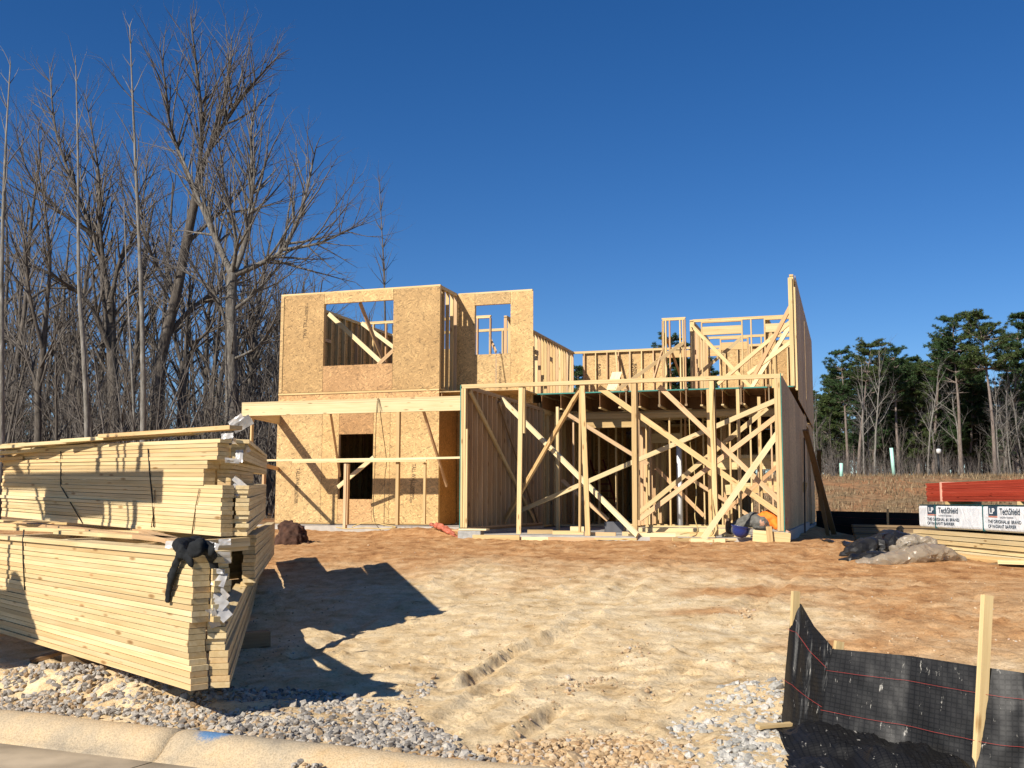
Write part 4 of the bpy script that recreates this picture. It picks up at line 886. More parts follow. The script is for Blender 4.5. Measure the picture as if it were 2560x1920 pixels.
# far dark silt fence and material behind
ff = empty('silt_fence', at_depth(2200, 1300, 30), 'low black silt fence running along the far foot of the bank', 'silt fence')
cols = []
for px in (2040, 2160, 2215, 2300, 2420, 2560, 2700): c = at_depth(px, 1277+(px-2050)*.022, 31-(px-2050)*.005); cols.append((c, gd(c, -.05)))
fabric('fabric', cols, 8, .12, ff, 2.0, plain('far_silt_fabric', (.018, .018, .017), .9, spec=.1), 40)
for px in (2219, 2440): board('stake', ff, gd(at_depth(px, 1300, 29.9), -.1), at_depth(px, 1272, 29.9), .06, .04, dU, LUM)
dp = xy(at_depth(2160, 1330, 22))
for k in range(6): p = at_depth(2175, 1330, 21.5+k*.1); z_ = gz(p.x, p.y)+.1+k*.06; tag(board('dark_board', None, Vector((p.x-.3+k*.05, p.y+.2*k, z_)), Vector((p.x+4, p.y-.7+.2*k, z_-.05)), .24, .05, Vector((.2, 1, 0)), LDK), 'dark board in the shaded pile beyond the tarpaulin, %s from the bottom' % ORD[k], 'board', 'dark boards piled in the shade beyond the tarpaulin')
# black tarpaulin heap and clear plastic sheet
def heap(name, pts, h, m, seed, res=46, amp=.06, folds=9, fdir=0.):
    """crumpled sheet over a low heap whose footprint is the outline pts (xy)"""
    xs_ = [p[0] for p in pts]; ys_ = [p[1] for p in pts]; x0, x1, y0, y1 = min(xs_), max(xs_), min(ys_), max(ys_); vs = []; idx = {}; fs = []
    def inside(x, y):
        c = False; j = len(pts)-1
        for i in range(len(pts)):
            if (pts[i][1] > y) != (pts[j][1] > y) and x < (pts[j][0]-pts[i][0])*(y-pts[i][1])/(pts[j][1]-pts[i][1])+pts[i][0]: c = not c
            j = i
        return c
    for j in range(res+1):
        for i in range(res+1):
            x = x0+(x1-x0)*i/res; y = y0+(y1-y0)*j/res; jx = x+.04*noise.noise(Vector((x*5, y*5, seed))); jy = y+.04*noise.noise(Vector((x*5, y*5, seed+5)))
            if inside(jx, jy):
                d = min(seg_d(x, y, pts[k], pts[(k+1) % len(pts)])[0] for k in range(len(pts)))
                f = sst(0, .3, d); q = Vector((x, y, seed)); rot = Vector((x*math.cos(fdir)+y*math.sin(fdir), (y*math.cos(fdir)-x*math.sin(fdir))*.25, seed))
                w1 = Vector((noise.noise(q*2.1), noise.noise(q*2.1+Vector((7, 0, 0))), 0))*.35; z = gz(x, y)+.012+h*f*(.6+.35*noise.noise(q*1.7)+.22*noise.noise(q*4+w1))+amp*(.3+f)*(1-2*abs(noise.noise((rot+w1)*folds*.45)))*1.1+.6*amp*f*noise.noise((q+w1)*9)
                idx[i, j] = len(vs); vs.append((x, y, z))
    for j in range(res):
        for i in range(res):
            k = [(i, j), (i+1, j), (i+1, j+1), (i, j+1)]
            if all(q in idx for q in k): fs.append(tuple(idx[q] for q in k))
    o = link(name, mesh(name, vs, fs, True), m); mo = o.modifiers.new('t', 'SOLIDIFY'); mo.thickness = .003; return o
sko = heap('skirt', [tuple(w_z(a, b, .14).xy) for a, b in SKIRT], .10, SILT, 9.7, 60, .05, 7, .5); sko.parent = fence; sko.matrix_basis = WM[fence.name].inverted(); ul = sko.data.uv_layers.new(name='uv')
for lp in sko.data.loops: q = sko.data.vertices[lp.vertex_index].co; ul.data[lp.index].uv = (q.x, q.y+q.z)
TARP = plain('black_tarpaulin', (.016, .015, .014), .42, .5, 5, .6, .35)
P = lambda px, py, z=.6: tuple(w_z(px, py, z).xy)
CLR, nt, b = mat('clear_plastic_sheet', .38); b.inputs['Base Color'].default_value = (.58, .49, .36, 1); b.inputs['Transmission Weight'].default_value = .6; b.inputs['Specular IOR Level'].default_value = .7; b.inputs['Alpha'].default_value = .9
def foot(front, depth, z=.57):
    f = [w_z(x, y, z) for x, y in front]; return [(q.x, q.y) for q in f]+[(q.x+.1, q.y+depth) for q in reversed(f)]
def crumple(ob, amp, fr):
    for v in ob.data.vertices:
        p = v.co; q = p*fr; w1 = Vector((noise.noise(q*.5), noise.noise(q*.5+Vector((9, 0, 0))), noise.noise(q*.5+Vector((0, 9, 0)))))*.9
        r1 = 1-2*abs(noise.noise(Vector((q.x, q.y, q.z*.35))+w1)); r2 = 1-2*abs(noise.noise(q*2.3+w1*2)); v.co = p+v.normal*amp*(r1-.5+.3*r2)
    zl = min(v.co.z for v in ob.data.vertices)
    for v in ob.data.vertices: v.co.z = zl+(v.co.z-zl)*.74
    for mo_ in (0,):
        md = ob.modifiers.new('d', 'DECIMATE'); md.ratio = .30; dg = bpy.context.evaluated_depsgraph_get(); dg.update(); nm = bpy.data.meshes.new_from_object(ob.evaluated_get(dg)); ob.modifiers.clear(); nm.polygons.foreach_set('use_smooth', [False]*len(nm.polygons)); ob.data = nm
    return ob
def hp_(px, d, dz): q = at_depth(px, 1300, d); return Vector((q.x, q.y, gz(q.x, q.y)+dz))
t_ = blob('tarpaulin', [([hp_(2112, 15.6, .05), hp_(2150, 15.6, .16), hp_(2195, 15.7, .22), hp_(2245, 15.8, .26), hp_(2290, 15.9, .14)], [.10, .19, .22, .25, .14]), ([hp_(2105, 15.1, .02), hp_(2170, 15.0, .05), hp_(2240, 15.1, .05)], [.08, .14, .12]), ([hp_(2220, 16.1, .3), hp_(2240, 16.2, .45), hp_(2252, 16.2, .52)], [.2, .12, .05])], TARP, None, .03); crumple(t_, .075, 3.6)
tag(t_, 'black tarpaulin bunched in a heap beside the house shadow', 'tarpaulin')
ap = heap('tarpaulin_skirt', foot(((2092, 1412), (2130, 1427), (2190, 1431), (2250, 1428), (2320, 1416)), 1.6), .05, TARP, 3.9, 50, .05, 8, .4); ap.parent = t_
t_ = blob('plastic_sheet', [([hp_(2142, 14.7, .02), hp_(2190, 14.6, .07), hp_(2250, 14.6, .12), hp_(2310, 14.7, .18), hp_(2365, 14.9, .12), hp_(2400, 15., .03)], [.05, .09, .14, .18, .14, .06]), ([hp_(2235, 15.0, .2), hp_(2275, 15.1, .34), hp_(2320, 15.1, .3)], [.08, .12, .12])], CLR, None, .026); crumple(t_, .06, 4.0)
ap = heap('sheet_skirt', foot(((2134, 1434), (2200, 1440), (2270, 1441), (2340, 1430), (2415, 1412)), .7), .03, CLR, 5.9, 50, .04, 8, .8); ap.parent = t_
tag(t_, 'milky clear plastic sheet crumpled in front of the black tarpaulin', 'plastic sheet')
tag(heap('plastic_sheet', [P(2470, 1428, .55), P(2500, 1432, .55), P(2545, 1424, .55), P(2520, 1405, .55), P(2480, 1408, .55)], .16, CLR, 2.1, 24, .07), 'small scrap of clear plastic by the long plank at right', 'plastic sheet')
MSC = plain('grey_wrapping', (.36, .34, .31), .6, .4, 9, .5)
tag(heap('wrapping_heap', [P(2360, 1405, .55), P(2400, 1412, .55), P(2470, 1412, .55), P(2500, 1398, .55), P(2440, 1390, .55), P(2390, 1390, .55)], .16, MSC, 5.1, 30, .1), 'grey crumpled wrapping lying before the long boards', 'wrapping')
def plank(a, b, w, h, m, lab):
    A = w_z(*a, .56); B = w_z(*b, .5); n = 5
    za = max(gz(A.x+(B.x-A.x)*i/n, A.y+(B.y-A.y)*i/n) for i in range(n+1))
    A.z = min(za, gz(A.x, A.y)+.06)+h/2; B.z = min(za, gz(B.x, B.y)+.06)+h/2; d = (B-A); return tag(board('plank', None, A, B+d*.3, w, h, Vector((-d.y, d.x, 0)), m), lab, 'board')
plank((2306, 1420), (2560, 1458), .10, .05, LUM, 'long light plank on the soil in front of the right pile')
plank((2500, 1446), (2620, 1462), .24, .05, LTR, 'thick board lying nearest on the soil at the right edge')
ground_block(2540, 1428, 1.2, .3, .05, -.2, 'brown flat panel on the soil behind the thick board', LDK, .05, z=.5, name='plank')
ground_block(2505, 1400, .5, .09, .09, -.4, 'short sawn block at the foot of the yellow boards', LIT, .12, z=.5)
tag(tube('orange_cord', smooth_pts([w_z(2120, 1428, .56)+Vector((0, 0, .03)), w_z(2220, 1442, .55)+Vector((0, 0, .02)), w_z(2350, 1450, .5)+Vector((0, 0, .03))]), .006, LUM), 'thin pale cord lying on the soil before the plastic sheet', 'cord')
# ================================================================== SMALL THINGS BY THE HOUSE
def hb(name, u0, u1, v0, v1, z0, z1, m, lab, cat, yaw=0):
    c = H((u0+u1)/2, (v0+v1)/2, z0); a = yaw; X = dU*math.cos(a)+dV*math.sin(a); Y = dV*math.cos(a)-dU*math.sin(a); mw = Matrix((X, Y, dZ)).transposed().to_4x4(); mw.translation = c
    o = link(name, mesh(name, bxv(-(u1-u0)/2, (u1-u0)/2, -(v1-v0)/2, (v1-v0)/2, 0, z1-z0), BF), m, None, mw); return tag(o, lab, cat)
c0, c1 = on_v(1152, 1340, -.18)[0], on_v(1218, 1340, -.18)[0]
BV, BFc = [], []
def cmu(u0, u1, v0, v1, z0, z1):
    bm = bmesh.new(); 
    def add(a, b, c, d, e, f):
        r = bmesh.ops.create_cube(bm, size=1); 
        for v in r['verts']: v.co = Vector((a+(v.co.x+.5)*(b-a), c+(v.co.y+.5)*(d-c), e+(v.co.z+.5)*(f-e)))
    w, h = u1-u0, z1-z0; t = .03
    add(0, w, 0, t, 0, h); add(0, w, v1-v0-t, v1-v0, 0, h)
    for x in (0, w/2-t/2, w-t): add(x, x+t, t+.0005, v1-v0-t-.0005, 0.001, h-.001)
    me = bpy.data.meshes.new('concrete_block'); bm.to_mesh(me); bm.free(); mw = Matrix((dU, dV, dZ)).transposed().to_4x4(); mw.translation = H(u0, v0, z0); return link('concrete_block', me, BLOCK, None, mw)
gzb = gy((c0+c1)/2, -.2); zt_ = on_v(1180, 1322, -.2)[2]
tag(cmu(c0, c1-.08, -.34, -.14, gzb-.02, zt_-.035), 'grey concrete block under the left garage corner', 'concrete block')
tag(board('packing_board', None, H(c0, -.2, zt_-.012), H(c1+.02, -.2, zt_-.012), .2, .03, dV, LIT), 'short light board lying on the grey concrete block', 'board')
hb('packing_block', -.0, .4, -.07, .16, .78, .965, BLOCK, 'grey block standing behind the front one at the garage corner', 'concrete block')
BAG = plain('red_bag', (.42, .12, .07), .5, .35, 9, .4)
p = [on_v(x, y, v) for x, y, v in ((1078, 1311, .9), (1105, 1318, .7), (1135, 1335, .4))]
tag(blob('red_bundle', [([H(*q) for q in p], [.03, .065, .035])], BAG, None, .012, None, .03), 'faded red rolled bundle lying on the dirt by the porch', 'bundle')
tag(tube('red_rope', smooth_pts([H(*on_v(1125, 1335, .3)), H(*on_v(1145, 1342, .2)), H(*on_v(1150, 1338, .3)), H(*on_v(1152, 1352, .1))]), .012, BAG), 'red rope end trailing from the rolled bundle', 'rope')
STM = plain('root_wood', (.07, .035, .022), .9, .5, 6, .8)
c = w_z(722, 1372, .72); zc = gz(c.x, c.y)
tag(blob('tree_stump', [([c+Vector((0, 0, -.1)), c+Vector((.05, 0, .2)), c+Vector((-.05, .05, .36))], [.40, .3, .18]), ([c+Vector((0, 0, .1)), c+Vector((.45, -.1, -.02)), c+Vector((.8, -.1, -.1))], [.2, .12, .05]), ([c, c+Vector((-.3, -.2, .02)), c+Vector((-.4, -.4, -.1))], [.15, .08, .04]), ([c+Vector((.1, 0, .15)), c+Vector((.3, .1, .1)), c+Vector((.6, .3, -.05))], [.1, .08, .04])], STM, None, .025, None, .05), 'dark uprooted stump on the soil beside the truss stacks', 'tree stump')
WCORD = plain('yellow_cord', (.55, .40, .16), .5)
def cord(pts, r, lab, m=WCORD): return tag(tube('extension_cord', smooth_pts(pts, 6), r, m, None, 5), lab, 'cord')
cord([H(*on_v(x, y, v)) for x, y, v in ((1783, 972, .0), (1781, 1050, .0), (1785, 1150, .02), (1782, 1240, .02), (1786, 1322, -.1), (1776, 1340, -.2))], .009, 'yellow cord hanging straight down at the middle of the garage opening')
cord([H(*on_v(x, y, v)) for x, y, v in ((1723, 1040, 4.2), (1725, 1100, 4.2), (1728, 1127, 4.2), (1736, 1180, 3.), (1741, 1230, 2.), (1737, 1290, 1.), (1744, 1328, .4), (1720, 1332, .3), (1700, 1336, .2))], .010, 'pale wavy cord hanging inside the garage right of centre')
DC = plain('dark_cord', (.10, .065, .03), .6)
vv = VP-.045
cord([H(*on_v(x, y, v)) for x, y, v in ((955, 1330, 1.2), (934, 1290, VP-.1), (937, 1180, vv), (939, 1100, vv), (942, 1020, vv), (945, 996, vv), (949, 1010, vv), (951, 1032, vv), (957, 1080, VP+.3), (966, 1150, VP+.6), (962, 1200, VP+.6), (960, 1316, VP+.3))], .008, 'dark cord looped over the porch beam and hanging on both sides', DC)
cord([H(*on_v(x, y, v)) for x, y, v in ((1248, 884, VR-.03), (1252, 884, VR-.03), (1262, 950, VR-.03), (1273, 995, VR-.03))], .007, 'thin dark cord hanging from the recessed upper window', DC)
cord([H(*on_v(x, y, 1.3)) for x, y in ((880, 1318), (905, 1308), (930, 1306), (960, 1312), (990, 1318), (960, 1322), (915, 1320), (870, 1322), (840, 1318))], .012, 'tangled pale cord coiled on the soil below the porch')
PV, nt, b = mat('white_pvc', .35); b.inputs['Base Color'].default_value = (.8, .8, .8, 1)
a = on_v(1700, 1300, 7.3); tag(tube('pipe', [H(a[0], 7.3, slab_top), H(a[0], 7.3, 3.0)], .068, PV, None, 14), 'white plastic pipe rising from the garage slab', 'pipe')
# ladder inside
lad = empty('ladder', H(1.7, 5., slab_top), 'dark red ladder leaning inside the dim room behind the garage', 'ladder'); LR = plain('red_ladder', (.16, .02, .015), .5)
for du in (0, .38): board('rail', lad, H(*on_v(1516, 1296, 9.4))+dU*du, H(*on_v(1476, 1150, 10.1))+dU*du, .07, .03, dV, LR)
for k in range(7): q = H(*on_v(1516, 1296, 9.4)).lerp(H(*on_v(1476, 1150, 10.1)), .1+.12*k); board('rung', lad, q+dU*.02, q+dU*.36, .03, .03, dZ, LR)
# hard hat upside down, brim up
HAT = plain('navy_plastic', (.012, .03, .16), .22, .1, 3, 0, .6)
hc = H(*on_v(1849, 1344, -.2)); bm = bmesh.new(); prof_h = [(.0, .0), (.05, .004), (.09, .022), (.12, .055), (.135, .10), (.14, .135), (.165, .15), (.165, .156), (.132, .145), (.12, .09), (.08, .03), (0, .012)]
vs = []; fs = []; n = 24
for (r0_, z_) in prof_h:
    for k in range(n): a = 2*math.pi*k/n; vs.append((r0_*math.cos(a)*1.12, r0_*math.sin(a), z_*1.25))
for i in range(len(prof_h)-1):
    for k in range(n): fs.append((i*n+k, i*n+(k+1) % n, (i+1)*n+(k+1) % n, (i+1)*n+k))
tag(link('hard_hat', mesh('hard_hat', vs, fs, True), HAT, None, Matrix.Translation(Vector((hc.x, hc.y, hc.z-.0))) @ Matrix.Rotation(.18, 4, 'Y')), 'blue hard hat upside down on the edge of the garage slab', 'hard hat')
# corner planks and stake of the right garage corner
tag(board('form_board', None, H(*on_v(1882, 1339, -.3)), H(*on_v(1975, 1347, -.28)), .2, .04, dZ, LUM), 'wide board on edge in front of the right garage corner', 'board')
tag(board('form_board', None, H(*on_v(1930, 1345, -.36)), H(*on_v(1976, 1350, -.36)), .22, .04, dZ, LUM), 'short board on edge nailed before the wide one', 'board')
tag(board('form_stake', None, H(*on_v(1926, 1356, -.42)), H(*on_v(1922, 1316, -.42)), .10, .04, dU, LUM), 'upright wooden stake beside the blue hard hat', 'stake')
# scattered offcuts on and before the slab
k = 0
for (px, py, ln, an, v) in ((1240, 1343, .9, .05, -.3), (1330, 1338, 1.0, .0, -.2), (1430, 1336, .9, .02, -.2), (1540, 1338, .8, -.05, -.2), (1640, 1333, .7, .1, .1), (1680, 1338, .8, -.1, -.1), (1720, 1340, .6, .3, -.2), (1690, 1328, .9, .1, .4), (1750, 1338, .7, -.3, -.1), (1840, 1332, .5, .1, .3), (1635, 1326, 1.2, 0, .5), (1500, 1330, .6, 0, .2), (1420, 1324, .6, .1, .8), (1810, 1340, .5, .2, -.1), (1660, 1343, .5, .2, -.3), (1740, 1330, .8, -.2, .4), (1590, 1332, .5, .5, .2), (1130, 1318, .3, 0, .9), (1350, 1322, .5, .2, 1.0), (1770, 1345, .6, 0, -.3)):
    a = on_v(px, py, v); c = H(a[0], v, max(slab_top if v > -.06 else gy(a[0], v), .8)+.02+rnd.uniform(0, .02)); d = dU*math.cos(an*2)+dV*math.sin(an*2)
    tag(board('offcut', None, c-d*ln/2, c+d*ln/2, .089, .038, dV if rnd.random() < .6 else dZ, (LUM, LIT, LUM2)[k % 3]), 'stud offcut strewn along the front edge of the garage slab', 'offcut', 'offcuts strewn along the garage slab edge'); k += 1
a, b = on_v(1597, 1313, 2.0), on_v(1862, 1318, 2.0); tag(board('loose_board', None, H(a[0], 2.0, slab_top+.05), H(b[0], 1.9, slab_top+.05), .13, .038, dZ, LIT), 'bright long board on edge across the garage slab', 'board')
a = on_v(1426, 1312, 2.6); tag(board('loose_board', None, H(a[0], 2.6, slab_top+.05), H(a[0]+.3, 2.6, slab_top+.05), .12, .038, dZ, LIT), 'short bright board end on the garage slab left of centre', 'board')
a = on_v(1540, 1310, 2.6); hb('tool_box', a[0]-.2, a[0]+.2, 2.4, 2.7, slab_top, slab_top+.22, plain('grey_plastic', (.10, .10, .11), .5), 'grey box standing on the garage slab near the centre post', 'box')
# ================================================================== PERSON lying low behind the corner post
SK = plain('skin', (.45, .25, .16), .5); TR = plain('grey_trousers', (.13, .125, .11), .85, .3, 14, .4); OR = plain('orange_shirt', (.90, .20, .02), .7, .2, 12, .4); BT = plain('boot_leather', (.10, .065, .04), .7)
ft, kn, hp, sh, hd = [H(*q) for q in (on_v(1828, 1327, .5), on_v(1880, 1306, .75), on_v(1908, 1306, .35), on_v(1936, 1302, .35), on_v(1951, 1304, .5))]
up_ = Vector((0, 0, .09))
per = blob('person', [([hp, hp.lerp(sh, .5)+Vector((0, 0, .04)), sh], [.125, .12, .12]), ([sh, sh.lerp(hd, .5), hd], [.06, .055, .06]), ([hd, hd+dU*.05+Vector((0, 0, .02))], [.095, .09]),
    ([hp, kn+up_, ft+dV*.12+Vector((0, 0, .05))], [.105, .07, .045]), ([hp-dV*.1, kn-dV*.22, ft], [.105, .07, .045]), ([sh-dV*.1, sh-dV*.2+dU*.05-Vector((0, 0, .12)), sh-dV*.3+dU*.2-Vector((0, 0, .17))], [.055, .045, .035]),
    ([sh-dV*.3+dU*.2-Vector((0, 0, .17)), sh-dV*.33+dU*.28-Vector((0, 0, .19))], [.035, .012]), ([sh-dV*.30+dU*.2-Vector((0, 0, .17)), sh-dV*.29+dU*.29-Vector((0, 0, .19))], [.03, .01])], SK, None, .018)
tag(per, 'person in orange shirt and grey trousers lying low behind the right corner post', 'person')
blob('shirt', [([hp.lerp(sh, -.12), hp.lerp(sh, .5)+Vector((0, 0, .05)), sh, sh.lerp(hd, .25)], [.165, .16, .16, .11]), ([sh-dV*.08, sh-dV*.2+dU*.05-Vector((0, 0, .11))], [.075, .06])], OR, per, .018, None, .02)
blob('trousers', [([hp+dU*.06, hp-dU*.08, kn+up_, ft+dV*.12+Vector((0, 0, .06))], [.155, .15, .10, .07]), ([hp-dV*.08, kn-dV*.22, ft+Vector((0, 0, .01))], [.13, .09, .065])], TR, per, .018, None, .02)
for q in (ft, ft+dV*.12+Vector((0, 0, .05))): blob('boot', [([q+dU*.03, q-dU*.05, q-dU*.06+Vector((0, 0, .14))], [.055, .055, .045])], BT, per, .015)
# ================================================================== FAR FURNITURE
TB = plain('pale_green_tube', (.42, .72, .60), .5)
for (px, y0_, y1_, lean, lab) in ((2103, 1178, 1158, -.02, 'short pale green tree tube on the bank'), (2232, 1178, 1120, -.35, 'tall pale green tree tube leaning on the bank')):
    b_ = at_depth(px+ (3 if lean < -.1 else 0), y0_, 64); t_ = at_depth(px-(4 if lean < -.1 else 0), y1_, 64); b_.z = gz(b_.x, b_.y)-.1; tag(tube('tree_tube', [b_, t_], .11, TB, None, 8), lab, 'tree tube')
lb = at_depth(2347, 1178, 70); lt = at_depth(2347, 1135, 70); lamp = empty('street_lamp', Vector((lb.x, lb.y, gz(lb.x, lb.y))), 'small black post lamp standing on top of the bank', 'street lamp')
BK = plain('black_metal', (.015, .015, .015), .4); tube('post', [Vector((lb.x, lb.y, gz(lb.x, lb.y)-.1)), Vector((lb.x, lb.y, lt.z))], [.10, .06], BK, lamp, 8)
tube('lantern', [lt, lt+Vector((0, 0, .12)), lt+Vector((0, 0, .3)), lt+Vector((0, 0, .42))], [.07, .16, .17, .03], plain('lamp_glass', (.6, .6, .58), .3), lamp, 8); tube('cap', [lt+Vector((0, 0, .40)), lt+Vector((0, 0, .56))], [.19, .02], BK, lamp, 8)

# unseen stud frame and sheet, added beyond the left edge to shade the stacks
Lsun = Vector((math.sin(R_(42))*math.cos(R_(35)), math.cos(R_(42))*math.cos(R_(35)), -math.sin(R_(35))))
nb = empty('shadow_frame', Vector((-7.5, 5.5, .2)), 'unseen stud frame added beyond the left edge to shade the truss stacks', 'stud frame')
def shb(x0, y0, x1, y1, w, T=4.6, P_=A1, Q_=B1):
    a, b = face(x0, y0, 0, P_, Q_)-Lsun*T, face(x1, y1, 0, P_, Q_)-Lsun*T; d = (b-a).normalized(); board('member', nb, a-d*.05, b+d*.05, w, .04, d.cross(Lsun), LUM)
shb(15, 1203, 402, 1199, .16); shb(241, 1203, 250, 1120, .10); shb(294, 1203, 294, 1120, .05); shb(308, 1203, 312, 1120, .05); shb(340, 1203, 352, 1120, .09); shb(70, 1203, 76, 1130, .06); shb(20, 1135, 55, 1190, .10)
shb(88, 1215, 108, 1300, .06); shb(120, 1232, 400, 1225, .22); shb(115, 1262, 255, 1250, .28); shb(130, 1285, 190, 1290, .18); shb(262, 1230, 255, 1315, .05); shb(278, 1230, 272, 1315, .06); shb(322, 1230, 318, 1315, .04); shb(345, 1225, 333, 1315, .10)
pol = [face(-260, 1470, 0), face(18, 1474, 0), face(28, 1434, 0), face(38, 1427, 0), face(47, 1436, 0), face(62, 1476, 0), face(98, 1603, 0), w_z(92, 1640, .25), w_z(60, 1655, .25), w_z(-300, 1655, .25)]
pol = [q-Lsun*(3.4+.0*i) for i, q in enumerate(pol)]; link('shadow_sheet', mesh('shadow_sheet', pol, [tuple(range(len(pol)))]), TARP, nb)  # unseen sheet added, cut to the outline of the shadow it casts
for (x, y) in ((20, 1203), (340, 1203), (180, 1230)):
    q = face(x, y, 0, A1, B1)-Lsun*4.6; board('member', nb, Vector((q.x, q.y, .2)), q, .06, .04, Vector((1, 0, 0)), LUM)

# ================================================================== TREES
def seg_mesh(name, S, n=4):
    """S: array of segments x0 y0 z0 r0 x1 y1 z1 r1 -> one mesh of tapered tubes"""
    S = np.asarray(S, dtype=np.float64); P0, R0, P1, R1 = S[:, :3], S[:, 3], S[:, 4:7], S[:, 7]
    d = P1-P0; d /= np.linalg.norm(d, axis=1, keepdims=True)+1e-9
    ref = np.where(np.abs(d[:, 2:3]) < .9, np.array([[0, 0, 1.]]), np.array([[1., 0, 0]])); a = np.cross(d, ref); a /= np.linalg.norm(a, axis=1, keepdims=True); b = np.cross(d, a)
    m = len(S); V = np.zeros((m, 2, n, 3))
    for k in range(n):
        o = a*math.cos(2*math.pi*k/n)+b*math.sin(2*math.pi*k/n); V[:, 0, k] = P0+o*R0[:, None]; V[:, 1, k] = P1+o*R1[:, None]
    V = V.reshape(-1, 3); base = (np.arange(m)*2*n)[:, None, None]
    q = np.array([[k, (k+1) % n, n+(k+1) % n, n+k] for k in range(n)])[None]; Fc = (base+q).reshape(-1)
    me = bpy.data.meshes.new(name); me.vertices.add(len(V)); me.vertices.foreach_set('co', V.reshape(-1)); nf = m*n
    me.loops.add(nf*4); me.loops.foreach_set('vertex_index', Fc); me.polygons.add(nf); me.polygons.foreach_set('loop_start', np.arange(0, nf*4, 4)); 
    me.polygons.foreach_set('use_smooth', np.ones(nf, dtype=bool)); me.update(calc_edges=True); return me
def bark(name, c1, c2, c3, sc=(6, 6, 1.2)):
    m, nt, b = mat(name, .9); tc = N(nt, 'ShaderNodeTexCoord'); mp = N(nt, 'ShaderNodeMapping'); mp.inputs['Scale'].default_value = sc; L(nt, tc, 'Object', mp, 0)
    n1 = N(nt, 'ShaderNodeTexNoise', Scale=2., Detail=6., Roughness=.7); L(nt, mp, 0, n1, 'Vector'); r = ramp(nt, [(.3, c1), (.5, c2), (.7, c3)]); L(nt, n1, 0, r, 0); L(nt, r, 0, b, 'Base Color')
    bp = N(nt, 'ShaderNodeBump', Strength=.8, Distance=.04); L(nt, n1, 0, bp, 'Height'); L(nt, bp, 0, b, 'Normal'); return m
BK_D = bark('dark_bark', (.045, .037, .03), (.10, .085, .07), (.19, .165, .135)); BK_P = bark('pale_bark', (.09, .08, .065), (.19, .175, .15), (.34, .32, .285)); BK_M = bark('smooth_bark', (.06, .05, .042), (.14, .125, .105), (.27, .25, .215)); TW = bark('twig_bark', (.08, .068, .06), (.135, .118, .102), (.20, .178, .155), (1, 1, 1)); TWP = bark('pale_twig', (.12, .105, .095), (.19, .175, .16), (.27, .25, .235), (1, 1, 1))
def rv(r): 
    v = np.array([r.gauss(0, 1), r.gauss(0, 1), r.gauss(0, 1)]); return v/np.linalg.norm(v)
def grow(S, p, d, ln, r0, lvl, rng, par):
    """a limb as a bent chain with side shoots"""
    n = max(3, int(ln/par['seg'][lvl])); st = ln/n; r1 = r0*par['tip']; p = np.array(p, float); d = np.array(d, float)
    for i in range(n):
        t = (i+1)/n; ra = r0+(r1-r0)*i/n; rb = r0+(r1-r0)*t
        d = d+rv(rng)*par['wig'][lvl]+np.array([0, 0, par['up'][lvl]]); d /= np.linalg.norm(d); q = p+d*st; S.append((*p, ra, *q, rb)); 
        if lvl < par['max']:
            k = par['kids'][lvl]*st; k = int(k)+(rng.random() < k-int(k))
            if i/n > par['bare'][lvl]:
                for _ in range(k):
                    s = np.cross(d, rv(rng)); s /= np.linalg.norm(s)+1e-9; an = rng.uniform(*par['ang'][lvl]); dd = d*math.cos(an)+s*math.sin(an)
                    l2 = ln*par['ratio'][lvl]*(1-.55*t)*rng.uniform(.6, 1.2)
                    grow(S, q, dd, max(.15, l2), min(rb*.7, par['rmax'][lvl+1]), lvl+1, rng, par)
        p = q
    return S
PB = dict(seg=(.6, .45, .28, .22), tip=.25, wig=(.05, .12, .20, .22), up=(.03, .04, .03, .01), max=3, kids=(1.3, 3.0, 4.2), bare=(.3, .12, .1), ang=((.4, .9), (.4, .9), (.4, 1.0)), ratio=(.42, .5, .5), rmax=(.3, .05, .014, .008))
def split(S, lim):
    S = np.asarray(S); big = np.maximum(S[:, 3], S[:, 7]) > lim; return S[big], S[~big]
def tree_obj(S, lim, name, loc, label, group, mt, mc, cat='tree'):
    t = empty(name, loc, label, cat, group); a, b = split(S, lim)
    if len(a) == 0: a = b[:1]
    t1 = link('trunk', seg_mesh('trunk', a, 8), mt, t, Matrix.Translation(loc)); t2 = link('crown', seg_mesh('crown', b, 3), mc, t, Matrix.Translation(loc)); return t
def poly_limb(S, pts, r0, r1, rng, par, kids=2.2, lmax=3.2, lv=1, frm=.15):
    """limb traced along given points, then grown with side branches"""
    P = [np.array(q) for q in smooth_pts(pts, 4)]; n = len(P)-1; tot = sum(np.linalg.norm(P[i+1]-P[i]) for i in range(n)); acc = 0
    for i in range(n):
        a, b = P[i], P[i+1]; l = np.linalg.norm(b-a); t = acc/tot; t2 = (acc+l)/tot; ra, rb = r0+(r1-r0)*t**.8, r0+(r1-r0)*t2**.8; S.append((*a, ra, *b, rb)); acc += l
        if t > frm:
            k = kids*l; k = int(k)+(rng.random() < k-int(k)); d = (b-a)/l
            for _ in range(k):
                s = np.cross(d, rv(rng)); s /= np.linalg.norm(s)+1e-9; an = rng.uniform(.35, .95); dd = d*math.cos(an)+s*math.sin(an)+np.array([0, 0, .15])
                grow(S, b, dd/np.linalg.norm(dd), lmax*rng.uniform(.35, 1.)*(1.05-.65*t), min(rb*.65, .05), lv, rng, par)
    grow(S, P[-1], (P[-1]-P[-2])/np.linalg.norm(P[-1]-P[-2]), lmax*.12, r1, 2, rng, par)
PBS = dict(PB); PBS['kids'] = (1.3, 1.4, 1.6)
